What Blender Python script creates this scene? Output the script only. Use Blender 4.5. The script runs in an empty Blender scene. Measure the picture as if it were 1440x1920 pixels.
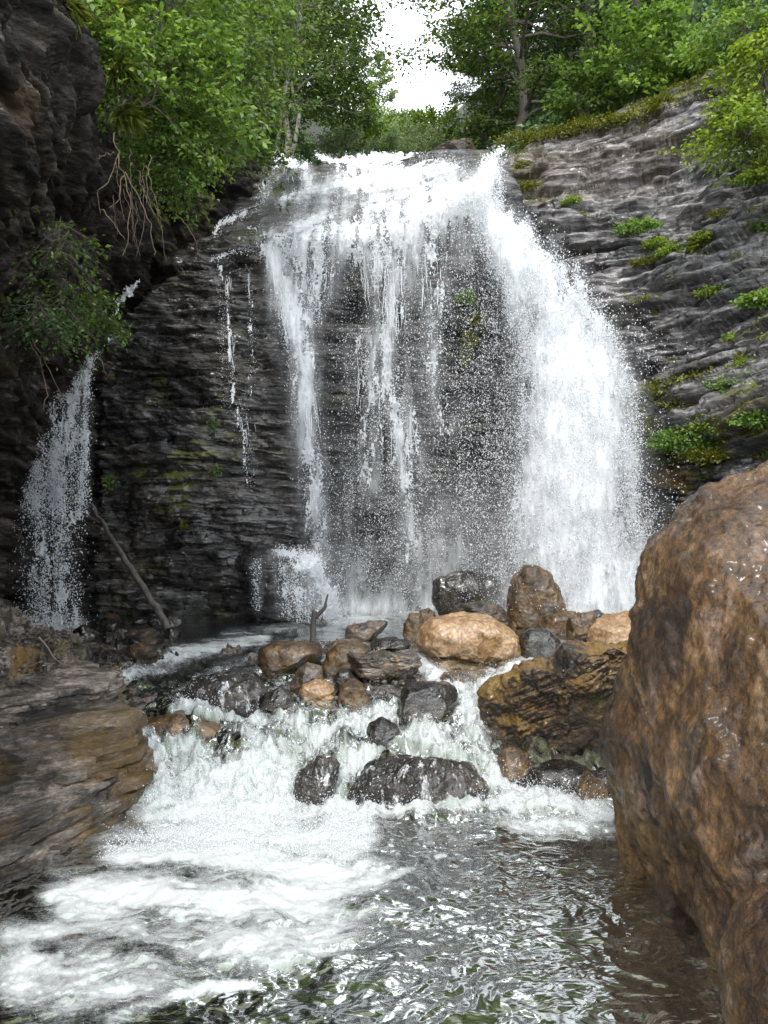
import bpy, math, random
import numpy as np
from mathutils import Vector

# ------------------------------------------------------------------ camera, sky, sun, exposure
scene = bpy.context.scene
COL = scene.collection
F = 1397.0                                     # focal length in pixels of the 1440 x 1920 photograph
EYE = 2.0
cam_data = bpy.data.cameras.new("camera")
cam = bpy.data.objects.new("camera", cam_data)
COL.objects.link(cam)
cam.location = (0, 0, EYE)
cam.rotation_euler = (math.radians(90), 0, 0)
cam_data.sensor_fit = 'VERTICAL'
cam_data.angle = 2 * math.atan(960 / F)
cam_data.clip_start = 0.05
cam_data.clip_end = 2000
scene.camera = cam

SUN_EL, SUN_ROT = math.radians(54), math.radians(199)
world = bpy.data.worlds.new("World")
scene.world = world
world.use_nodes = True
wn = world.node_tree
bg = wn.nodes['Background']
sky = wn.nodes.new('ShaderNodeTexSky')
sky.sky_type = 'NISHITA'
sky.sun_disc = False
sky.sun_elevation = SUN_EL
sky.sun_rotation = SUN_ROT
sky.dust_density = 4.0
cloud = wn.nodes.new('ShaderNodeMix')           # a closed layer of pale cloud over the clear sky
cloud.data_type = 'RGBA'
cloud.inputs[0].default_value = 0.85
cloud.inputs[7].default_value = (9.6, 10.0, 10.5, 1)
wn.links.new(sky.outputs[0], cloud.inputs[6])
wn.links.new(cloud.outputs[2], bg.inputs[0])
bg.inputs[1].default_value = 0.15

sun_data = bpy.data.lights.new("sun", 'SUN')
sun_data.energy = 1.2
sun_data.angle = math.radians(14)
sun_data.color = (1.0, 0.95, 0.88)
sun = bpy.data.objects.new("sun", sun_data)
COL.objects.link(sun)
sun.location = (-4, -6, 14)
sd = Vector((-0.30, -0.85, 1.25)).normalized()     # towards the sun: high, behind the camera, a little left
sun.rotation_euler = sd.to_track_quat('Z', 'Y').to_euler()
scene.view_settings.view_transform = 'Standard'
scene.view_settings.look = 'None'
scene.view_settings.exposure = 1.15
scene.view_settings.gamma = 1.0
scene.cycles.use_denoising = True
scene.cycles.denoising_prefilter = 'NONE'
scene.cycles.sample_clamp_indirect = 1.5
scene.cycles.sample_clamp_direct = 5.0
scene.cycles.blur_glossy = 1.0
scene.cycles.max_bounces = 6
scene.cycles.diffuse_bounces = 3
scene.cycles.glossy_bounces = 3
scene.cycles.transmission_bounces = 4
scene.cycles.transparent_max_bounces = 12
scene.cycles.caustics_reflective = False
scene.cycles.caustics_refractive = False

# ------------------------------------------------------------------ helpers: noise
rng = np.random.RandomState(7)
_perm = np.concatenate([rng.permutation(256)] * 3).astype(np.int32)
_ang = rng.uniform(0, 2 * np.pi, 256)
_g2 = np.stack([np.cos(_ang), np.sin(_ang)], 1).astype(np.float32)
_g3 = rng.normal(size=(256, 3)).astype(np.float32)
_g3 /= np.linalg.norm(_g3, axis=1, keepdims=True)


def _fade(t):
    return t * t * t * (t * (t * 6 - 15) + 10)


def pn2(x, y, seed=0):
    x = np.asarray(x, np.float32) + seed * 17.37
    y = np.asarray(y, np.float32) + seed * 5.71
    x, y = np.broadcast_arrays(x, y)
    fx = np.floor(x); fy = np.floor(y)
    ix = fx.astype(np.int32) & 255; iy = fy.astype(np.int32) & 255
    dx = x - fx; dy = y - fy
    u = _fade(dx); v = _fade(dy)
    a = _perm[ix]; b = _perm[ix + 1]

    def g(h, ddx, ddy):
        gr = _g2[_perm[h]]
        return gr[..., 0] * ddx + gr[..., 1] * ddy
    n00 = g(a + iy, dx, dy); n10 = g(b + iy, dx - 1, dy)
    n01 = g(a + iy + 1, dx, dy - 1); n11 = g(b + iy + 1, dx - 1, dy - 1)
    return (1.4 * ((n00 * (1 - u) + n10 * u) * (1 - v) + (n01 * (1 - u) + n11 * u) * v)).astype(np.float32)


def pn3(x, y, z, seed=0):
    x = np.asarray(x, np.float32) + seed * 11.3
    y = np.asarray(y, np.float32) + seed * 3.9
    z = np.asarray(z, np.float32) + seed * 7.7
    x, y, z = np.broadcast_arrays(x, y, z)
    fx = np.floor(x); fy = np.floor(y); fz = np.floor(z)
    ix = fx.astype(np.int32) & 255; iy = fy.astype(np.int32) & 255; iz = fz.astype(np.int32) & 255
    dx = x - fx; dy = y - fy; dz = z - fz
    u = _fade(dx); v = _fade(dy); w = _fade(dz)
    out = 0
    for i in (0, 1):
        wi = u if i else 1 - u
        a = _perm[ix + i]
        for j in (0, 1):
            wj = wi * (v if j else 1 - v)
            b = _perm[a + iy + j]
            for k in (0, 1):
                gr = _g3[_perm[b + iz + k]]
                out = out + wj * (w if k else 1 - w) * (gr[..., 0] * (dx - i) + gr[..., 1] * (dy - j) + gr[..., 2] * (dz - k))
    return (1.5 * out).astype(np.float32)


def cells(x, y, seed=0):
    """Cellular noise: a random height and slope per cell, and the distance to the cell's edge."""
    x = np.asarray(x, np.float32) + seed * 31.7; y = np.asarray(y, np.float32) + seed * 13.1
    ix = np.floor(x).astype(np.int32); iy = np.floor(y).astype(np.int32)
    f1 = np.full(x.shape, 9.0, np.float32); f2 = f1.copy(); h = np.zeros(x.shape, np.float32)
    jx = ((np.arange(256) * 97 + 13) % 251 / 251.0).astype(np.float32)
    for i in (-1, 0, 1):
        for j in (-1, 0, 1):
            k = _perm[_perm[(ix + i) & 255] + ((iy + j) & 255)]
            cx = ix + i + 0.1 + 0.8 * jx[k]; cy = iy + j + 0.1 + 0.8 * jx[_perm[k + 7]]
            dx = x - cx; dy = y - cy
            d = dx * dx + dy * dy
            hv = jx[_perm[k + 31]] * 2 - 1 + (jx[_perm[k + 59]] * 2 - 1) * dx * 1.1 + (jx[_perm[k + 83]] * 2 - 1) * dy * 1.1
            n1 = d < f1
            f2 = np.where(n1, f1, np.minimum(f2, d)); h = np.where(n1, hv, h); f1 = np.where(n1, d, f1)
    return h, np.sqrt(f2) - np.sqrt(f1)


def fbm2(x, y, octv=4, seed=0, gain=0.5):
    s = 0; a = 1.0; f = 1.0
    for o in range(octv):
        s = s + a * pn2(np.asarray(x) * f, np.asarray(y) * f, seed + o * 3)
        a *= gain; f *= 2.03
    return s


def fbm3(x, y, z, octv=4, seed=0, gain=0.5):
    s = 0; a = 1.0; f = 1.0
    for o in range(octv):
        s = s + a * pn3(np.asarray(x) * f, np.asarray(y) * f, np.asarray(z) * f, seed + o * 3)
        a *= gain; f *= 2.03
    return s


def sstep(a, b, x):
    t = np.clip((np.asarray(x, float) - a) / (b - a), 0, 1)
    return t * t * (3 - 2 * t)


def W(px, py, Y):
    """The point at depth Y seen at pixel (px, py) of the photograph."""
    return ((px - 720) / F * Y, Y, EYE - (py - 960) / F * Y)


def pix(x, y, z):
    return 720 + F * x / y, 960 - F * (z - EYE) / y


# ------------------------------------------------------------------ helpers: objects
def tag(o, label=None, cat=None, group=None, kind=None):
    if label: o['label'] = label
    if cat: o['category'] = cat
    if group: o['group'] = group
    if kind: o['kind'] = kind
    return o


def thing(name, loc, label, cat, group=None):
    o = bpy.data.objects.new(name, None)
    o.empty_display_size = 0.1
    COL.objects.link(o)
    o.location = loc
    return tag(o, label, cat, group)


def mk(name, V, tris=None, quads=None, mat=None, parent=None, smooth=True, attrs=None, loc=None):
    V = np.ascontiguousarray(np.asarray(V, np.float32).reshape(-1, 3))
    me = bpy.data.meshes.new(name)
    nt = 0 if tris is None else len(tris)
    nq = 0 if quads is None else len(quads)
    idx = []
    if nt: idx.append(np.asarray(tris, np.int32).ravel())
    if nq: idx.append(np.asarray(quads, np.int32).ravel())
    idx = np.concatenate(idx)
    me.vertices.add(len(V)); me.vertices.foreach_set('co', V.ravel())
    me.loops.add(len(idx)); me.loops.foreach_set('vertex_index', idx)
    starts = np.concatenate([np.arange(nt) * 3, nt * 3 + np.arange(nq) * 4]).astype(np.int32)
    me.polygons.add(nt + nq)
    me.polygons.foreach_set('loop_start', starts)
    me.polygons.foreach_set('use_smooth', np.full(nt + nq, smooth, bool))
    if attrs:
        for k, a in attrs.items():
            at = me.attributes.new(k, 'FLOAT', 'POINT')
            at.data.foreach_set('value', np.ascontiguousarray(np.asarray(a, np.float32).ravel()))
    me.update(calc_edges=True)
    if mat: me.materials.append(mat)
    o = bpy.data.objects.new(name, me)
    COL.objects.link(o)
    if parent: o.parent = parent
    if loc is not None: o.location = loc
    return o


def grid_quads(nv, nu, keep=None):
    a = np.arange(nv * nu).reshape(nv, nu)
    q = np.stack([a[:-1, :-1], a[:-1, 1:], a[1:, 1:], a[1:, :-1]], -1).reshape(-1, 4)
    if keep is not None: q = q[keep.ravel()]
    return q


def compact(V, q, attrs=None):
    used = np.zeros(len(V), bool); used[q.ravel()] = True
    remap = np.cumsum(used) - 1
    at = {k: np.asarray(a).ravel()[used] for k, a in attrs.items()} if attrs else None
    return V[used], remap[q], at


class Tubes:
    """Collects tapered tubes into one mesh."""
    def __init__(self): self.V = []; self.Q = []; self.n = 0

    def add(self, pts, radii, sides=6, wob=0.0):
        pts = np.asarray(pts, float); n = len(pts)
        tan = np.gradient(pts, axis=0)
        tan /= np.linalg.norm(tan, axis=1, keepdims=True) + 1e-9
        ref = np.array([0.31, 0.87, 0.12]); ref /= np.linalg.norm(ref)
        a = np.cross(tan, ref); a /= np.linalg.norm(a, axis=1, keepdims=True) + 1e-9
        b = np.cross(tan, a)
        th = np.linspace(0, 2 * np.pi, sides, endpoint=False)
        R = np.asarray(radii, float)[:, None] * (1 + wob * rng.uniform(-1, 1, (n, sides)))
        ring = pts[:, None, :] + R[..., None] * (np.cos(th)[None, :, None] * a[:, None, :] + np.sin(th)[None, :, None] * b[:, None, :])
        i = np.arange(n - 1)[:, None] * sides; j = np.arange(sides)[None, :]; j2 = (j + 1) % sides
        q = np.stack([i + j, i + j2, i + sides + j2, i + sides + j], -1).reshape(-1, 4) + self.n
        self.V.append(ring.reshape(-1, 3)); self.Q.append(q); self.n += n * sides

    def build(self, name, mat, parent=None, loc=None):
        return mk(name, np.concatenate(self.V), None, np.concatenate(self.Q), mat, parent, True, None, loc)


# ------------------------------------------------------------------ materials
def new_mat(name):
    m = bpy.data.materials.new(name); m.use_nodes = True
    nt = m.node_tree
    return m, nt, nt.nodes['Principled BSDF']


def nd(nt, typ, **kw):
    n = nt.nodes.new(typ)
    for k, v in kw.items():
        if k in n.inputs: n.inputs[k].default_value = v
        else: setattr(n, k, v)
    return n


def lk(nt, a, b): nt.links.new(a, b)


def ramp(nt, src, stops):
    r = nt.nodes.new('ShaderNodeValToRGB')
    while len(r.color_ramp.elements) < len(stops): r.color_ramp.elements.new(0.5)
    for e, (p, c) in zip(r.color_ramp.elements, stops):
        e.position = p; e.color = (*c, 1) if len(c) == 3 else c
    lk(nt, src, r.inputs[0])
    return r.outputs[0]


def mixc(nt, fac, a, b):
    m = nt.nodes.new('ShaderNodeMix'); m.data_type = 'RGBA'
    for s, i in ((fac, 0), (a, 6), (b, 7)):
        if hasattr(s, 'is_output'): lk(nt, s, m.inputs[i])
        elif i == 0: m.inputs[0].default_value = s
        else: m.inputs[i].default_value = (*s, 1)
    return m.outputs[2]


def noise(nt, co, scale, detail=6, rough=0.6, stretch=None, dist=0.0):
    if stretch:
        mp = nt.nodes.new('ShaderNodeMapping'); mp.inputs['Scale'].default_value = stretch[:3]
        if len(stretch) > 3: mp.inputs['Rotation'].default_value = (0, stretch[3], 0)
        lk(nt, co, mp.inputs[0]); co = mp.outputs[0]
    n = nd(nt, 'ShaderNodeTexNoise', Scale=scale, Detail=detail, Roughness=rough, Distortion=dist)
    lk(nt, co, n.inputs['Vector'])
    return n.outputs[0]


def attr(nt, name):
    a = nt.nodes.new('ShaderNodeAttribute'); a.attribute_name = name
    return a.outputs['Fac']


def rock_mat(name, stops, scale=1.5, stretch=None, rough=(0.25, 0.6), bump=0.35, bscale=14, coat=0.0, stain=None,
             moss=((0.05, 0.07, 0.012), (0.13, 0.13, 0.02)), spots=None, bdist=0.02, spec=0.5, grain=0.3):
    m, nt, b = new_mat(name)
    co = nt.nodes.new('ShaderNodeTexCoord').outputs['Object']
    n1 = noise(nt, co, scale, 9, 0.68, stretch, 0.3)
    stops = [(0.5 + (p - 0.5) * 0.62, c_) for p, c_ in stops]
    c = ramp(nt, n1, stops)
    if stain:                                       # (colour, scale, threshold lo, hi, stretch)
        s = noise(nt, co, stain[1], 6, 0.6, stain[4] if len(stain) > 4 else None, 0.4)
        c = mixc(nt, ramp(nt, s, [(stain[2], (0, 0, 0)), (stain[3], (1, 1, 1))]), c, stain[0])
    if spots:
        s = noise(nt, co, spots[1], 5, 0.7, spots[4] if len(spots) > 4 else None)
        c = mixc(nt, ramp(nt, s, [(spots[2], (0, 0, 0)), (spots[3], (1, 1, 1))]), c, spots[0])
    f = noise(nt, co, bscale * 1.3, 8, 0.72, stretch)
    c = mixc(nt, 0.55, c, mixc(nt, 1.0, c, c))
    mul = nt.nodes.new('ShaderNodeMix'); mul.data_type = 'RGBA'; mul.blend_type = 'MULTIPLY'
    mul.inputs[0].default_value = 0.75
    lk(nt, c, mul.inputs[6]); lk(nt, ramp(nt, f, [(0.41, (grain, grain, grain)), (0.49, (0.8, 0.8, 0.8)), (0.59, (1.5, 1.5, 1.5))]), mul.inputs[7])
    c = mul.outputs[2]
    tn = nt.nodes.new('ShaderNodeMath'); tn.operation = 'ADD'; tn.inputs[1].default_value = 1.0
    lk(nt, attr(nt, 'tone'), tn.inputs[0])
    mt = nt.nodes.new('ShaderNodeMix'); mt.data_type = 'RGBA'; mt.blend_type = 'MULTIPLY'; mt.inputs[0].default_value = 1.0
    mt.clamp_result = False
    lk(nt, c, mt.inputs[6]); lk(nt, tn.outputs[0], mt.inputs[7]); c = mt.outputs[2]
    mc = ramp(nt, noise(nt, co, 16, 5, 0.7), [(0.3, moss[0]), (0.7, moss[1])])
    mo = attr(nt, 'moss')
    c = mixc(nt, mo, c, mc)
    # a second attribute: ochre algae or bare earth
    oc = ramp(nt, noise(nt, co, 9, 5, 0.7), [(0.3, (0.10, 0.055, 0.012)), (0.7, (0.27, 0.16, 0.03))])
    c = mixc(nt, attr(nt, 'ochre'), c, oc)
    lk(nt, c, b.inputs['Base Color'])
    rr = nt.nodes.new('ShaderNodeMapRange')
    rr.inputs[1].default_value = 0.3; rr.inputs[2].default_value = 0.7
    rr.inputs[3].default_value = rough[0]; rr.inputs[4].default_value = rough[1]
    lk(nt, noise(nt, co, scale * 3, 5, 0.6, stretch), rr.inputs[0])
    rm = nt.nodes.new('ShaderNodeMath'); rm.operation = 'MAXIMUM'
    lk(nt, rr.outputs[0], rm.inputs[0]); lk(nt, mo, rm.inputs[1])
    lk(nt, rm.outputs[0], b.inputs['Roughness'])
    b.inputs['Specular IOR Level'].default_value = spec
    if coat:
        cw = ramp(nt, noise(nt, co, scale * 1.7, 5, 0.6), [(0.42, (coat * 0.15,) * 3), (0.58, (min(1, coat * 1.6),) * 3)])
        lk(nt, cw, b.inputs['Coat Weight'])
    b.inputs['Coat Roughness'].default_value = 0.12
    h = noise(nt, co, bscale, 10, 0.7, stretch)
    bp = nd(nt, 'ShaderNodeBump', Strength=bump, Distance=bdist)
    lk(nt, h, bp.inputs['Height'])
    bp2 = nd(nt, 'ShaderNodeBump', Strength=bump * 0.8, Distance=bdist * 0.35)
    lk(nt, noise(nt, co, bscale * 5, 6, 0.7), bp2.inputs['Height'])
    lk(nt, bp.outputs[0], bp2.inputs['Normal'])
    lk(nt, bp2.outputs[0], b.inputs['Normal'])
    return m


def leaf_mat(name, dark, mid, light, trans=0.35):
    m, nt, b = new_mat(name)
    t = attr(nt, 'tint')
    c = ramp(nt, t, [(0.0, dark), (0.5, mid), (1.0, light)])
    lk(nt, c, b.inputs['Base Color'])
    b.inputs['Roughness'].default_value = 0.42
    b.inputs['Specular IOR Level'].default_value = 0.45
    tr = nt.nodes.new('ShaderNodeBsdfTranslucent')
    hs = nd(nt, 'ShaderNodeHueSaturation', Hue=0.48, Saturation=1.1, Value=1.6)
    lk(nt, c, hs.inputs['Color']); lk(nt, hs.outputs[0], tr.inputs[0])
    ms = nd(nt, 'ShaderNodeMixShader', Fac=trans)
    lk(nt, b.outputs[0], ms.inputs[1]); lk(nt, tr.outputs[0], ms.inputs[2])
    lk(nt, ms.outputs[0], nt.nodes['Material Output'].inputs[0])
    return m


def plain_mat(name, c1, c2, scale=8, stretch=None, rough=0.7, bump=0.3):
    m, nt, b = new_mat(name)
    co = nt.nodes.new('ShaderNodeTexCoord').outputs['Object']
    n = noise(nt, co, scale, 7, 0.65, stretch)
    lk(nt, ramp(nt, n, [(0.3, c1), (0.7, c2)]), b.inputs['Base Color'])
    b.inputs['Roughness'].default_value = rough
    bp = nd(nt, 'ShaderNodeBump', Strength=bump, Distance=0.01)
    lk(nt, noise(nt, co, scale * 3, 6, 0.7, stretch), bp.inputs['Height'])
    lk(nt, bp.outputs[0], b.inputs['Normal'])
    return m


M = {}
M['wet_shale'] = rock_mat('wet_shale', [(0.28, (0.003, 0.003, 0.003)), (0.46, (0.02, 0.018, 0.017)), (0.6, (0.066, 0.06, 0.056)), (0.78, (0.17, 0.155, 0.147))],
                          1.7, (1, 1, 9), (0.14, 0.42), 0.9, 9, 0.45, stain=((0.024, 0.018, 0.009), 0.9, 0.54, 0.68), bdist=0.03)
M['left_shale'] = rock_mat('left_shale', [(0.3, (0.003, 0.0027, 0.0025)), (0.5, (0.024, 0.02, 0.0175)), (0.66, (0.07, 0.058, 0.05)), (0.82, (0.17, 0.145, 0.13))],
                           1.6, (1, 1, 5), (0.4, 0.75), 0.9, 9, 0.0, stain=((0.045, 0.014, 0.005), 0.7, 0.62, 0.70), spec=0.2, bdist=0.03)
M['grey_schist'] = rock_mat('grey_schist', [(0.25, (0.010, 0.0098, 0.010)), (0.44, (0.045, 0.043, 0.043)), (0.58, (0.15, 0.143, 0.142)), (0.76, (0.36, 0.345, 0.34))],
                            1.1, (1, 1, 7, 0.16), (0.2, 0.5), 0.8, 7, 0.35, stain=((0.085, 0.07, 0.052), 0.8, 0.56, 0.66), bdist=0.03, grain=0.5)
M['bank_shale'] = rock_mat('bank_shale', [(0.25, (0.008, 0.0065, 0.0055)), (0.42, (0.08, 0.069, 0.057)), (0.56, (0.22, 0.187, 0.154)), (0.76, (0.40, 0.345, 0.285))],
                           3.0, (1, 1, 3), (0.3, 0.7), 1.0, 20, 0.12, stain=((0.02, 0.015, 0.008), 2.2, 0.5, 0.60), moss=((0.05, 0.042, 0.006), (0.16, 0.12, 0.015)), bdist=0.035)
M['brown_boulder'] = rock_mat('brown_boulder', [(0.28, (0.018, 0.008, 0.003)), (0.43, (0.066, 0.032, 0.010)), (0.57, (0.145, 0.077, 0.026)), (0.76, (0.26, 0.165, 0.085))],
                              1.7, (1.3, 1.3, 0.7), (0.22, 0.55), 1.0, 15, 0.22, stain=((0.022, 0.012, 0.006), 1.3, 0.54, 0.64, (1.6, 1.6, 0.5)),
                              spots=((0.31, 0.22, 0.165), 1.6, 0.56, 0.68, (1.2, 1.2, 0.6)), bdist=0.06, grain=0.22)
M['tan_stone'] = rock_mat('tan_stone', [(0.25, (0.13, 0.07, 0.025)), (0.45, (0.26, 0.16, 0.08)), (0.62, (0.42, 0.29, 0.175)), (0.8, (0.52, 0.39, 0.26))],
                          1.2, None, (0.2, 0.55), 0.6, 18, 0.2, stain=((0.16, 0.08, 0.014), 1.3, 0.52, 0.6), bdist=0.014, grain=0.5)
M['grey_stone'] = rock_mat('grey_stone', [(0.25, (0.025, 0.019, 0.013)), (0.45, (0.08, 0.064, 0.048)), (0.62, (0.155, 0.122, 0.092)), (0.8, (0.26, 0.215, 0.17))],
                           2.0, (1, 1, 3), (0.18, 0.5), 0.7, 18, 0.3, stain=((0.08, 0.045, 0.01), 2.0, 0.52, 0.64))
M['dark_stone'] = rock_mat('dark_stone', [(0.25, (0.003, 0.003, 0.0025)), (0.45, (0.012, 0.0095, 0.007)), (0.62, (0.032, 0.025, 0.017)), (0.8, (0.09, 0.073, 0.057))],
                           2.0, (1, 1, 2), (0.06, 0.3), 0.6, 16, 0.7, stain=((0.03, 0.022, 0.007), 1.6, 0.54, 0.66))
M['ochre_stone'] = rock_mat('ochre_stone', [(0.25, (0.016, 0.009, 0.004)), (0.45, (0.065, 0.038, 0.014)), (0.62, (0.15, 0.09, 0.035)), (0.8, (0.26, 0.19, 0.115))],
                            1.9, None, (0.18, 0.55), 0.8, 18, 0.3, stain=((0.15, 0.128, 0.11), 1.4, 0.55, 0.62))
M['washed_stone'] = rock_mat('washed_stone', [(0.25, (0.004, 0.003, 0.0025)), (0.45, (0.014, 0.010, 0.007)), (0.62, (0.04, 0.029, 0.02)), (0.8, (0.1, 0.08, 0.06))],
                             3.0, None, (0.06, 0.3), 0.9, 14, 0.7, spots=((0.45, 0.46, 0.47), 14, 0.56, 0.62, (1.2, 1, 0.45)), bdist=0.04)
M['rough_brown'] = rock_mat('rough_brown', [(0.25, (0.008, 0.005, 0.0025)), (0.43, (0.03, 0.017, 0.007)), (0.58, (0.085, 0.05, 0.022)), (0.76, (0.22, 0.145, 0.08))],
                            2.2, (1, 1, 2.2, 0.4), (0.3, 0.65), 1.0, 14, 0.2, stain=((0.02, 0.014, 0.006), 1.6, 0.52, 0.64), bdist=0.04)
M['river_bed'] = rock_mat('river_bed', [(0.25, (0.02, 0.018, 0.010)), (0.42, (0.08, 0.066, 0.032)), (0.56, (0.19, 0.14, 0.06)), (0.74, (0.36, 0.26, 0.13))],
                          4.5, None, (0.5, 0.8), 0.5, 9, 0.0, stain=((0.25, 0.13, 0.05), 3.0, 0.6, 0.72))
M['forest_floor'] = plain_mat('forest_floor', (0.006, 0.008, 0.003), (0.018, 0.026, 0.008), 2.0, None, 0.9, 0.6)
M['bark'] = plain_mat('bark', (0.035, 0.028, 0.022), (0.13, 0.11, 0.09), 9, (1, 1, 0.25), 0.85, 0.7)
M['pale_bark'] = plain_mat('pale_bark', (0.09, 0.075, 0.06), (0.3, 0.27, 0.23), 12, (1, 1, 0.3), 0.8, 0.6)
M['dead_wood'] = plain_mat('dead_wood', (0.05, 0.038, 0.028), (0.2, 0.165, 0.13), 14, (1, 1, 0.15), 0.7, 0.7)
M['grey_wood'] = plain_mat('grey_wood', (0.02, 0.017, 0.015), (0.1, 0.09, 0.08), 14, (1, 1, 0.15), 0.6, 0.7)
M['dry_twig'] = plain_mat('dry_twig', (0.07, 0.048, 0.03), (0.22, 0.165, 0.115), 14, (1, 1, 0.3), 0.8, 0.4)
M['leaf_bright'] = leaf_mat('leaf_bright', (0.035, 0.07, 0.012), (0.105, 0.20, 0.036), (0.26, 0.38, 0.085), 0.40)
M['leaf_mid'] = leaf_mat('leaf_mid', (0.024, 0.05, 0.013), (0.075, 0.14, 0.027), (0.19, 0.27, 0.06), 0.38)
M['leaf_dark'] = leaf_mat('leaf_dark', (0.022, 0.05, 0.02), (0.065, 0.13, 0.042), (0.16, 0.235, 0.085), 0.36)
M['leaf_lime'] = leaf_mat('leaf_lime', (0.045, 0.08, 0.010), (0.13, 0.21, 0.03), (0.28, 0.37, 0.06), 0.4)
M['leaf_far_hazed'] = leaf_mat('leaf_far_hazed', (0.15, 0.21, 0.10), (0.24, 0.33, 0.15), (0.34, 0.43, 0.21), 0.38)  # paled greens: the haze of distance is put into the leaf colour
M['dry_grass'] = leaf_mat('dry_grass', (0.06, 0.09, 0.02), (0.15, 0.2, 0.04), (0.34, 0.36, 0.1), 0.35)
M['moss_tuft'] = leaf_mat('moss_tuft', (0.025, 0.032, 0.006), (0.085, 0.105, 0.012), (0.26, 0.25, 0.025), 0.3)


def white_mat(name, col=(0.90, 0.93, 0.95), trans=0.45, sparkle=0.0):
    m, nt, b = new_mat(name)
    b.inputs['Base Color'].default_value = (*col, 1)
    b.inputs['Roughness'].default_value = 0.35
    b.inputs['Specular IOR Level'].default_value = 0.4
    tr = nt.nodes.new('ShaderNodeBsdfTranslucent'); tr.inputs[0].default_value = (*col, 1)
    ms = nd(nt, 'ShaderNodeMixShader', Fac=trans)
    lk(nt, b.outputs[0], ms.inputs[1]); lk(nt, tr.outputs[0], ms.inputs[2])
    lk(nt, ms.outputs[0], nt.nodes['Material Output'].inputs[0])
    return m


M['white_water'] = white_mat('white_water')
M['droplet'] = white_mat('droplet', (0.9, 0.92, 0.94), 0.5)


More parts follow.
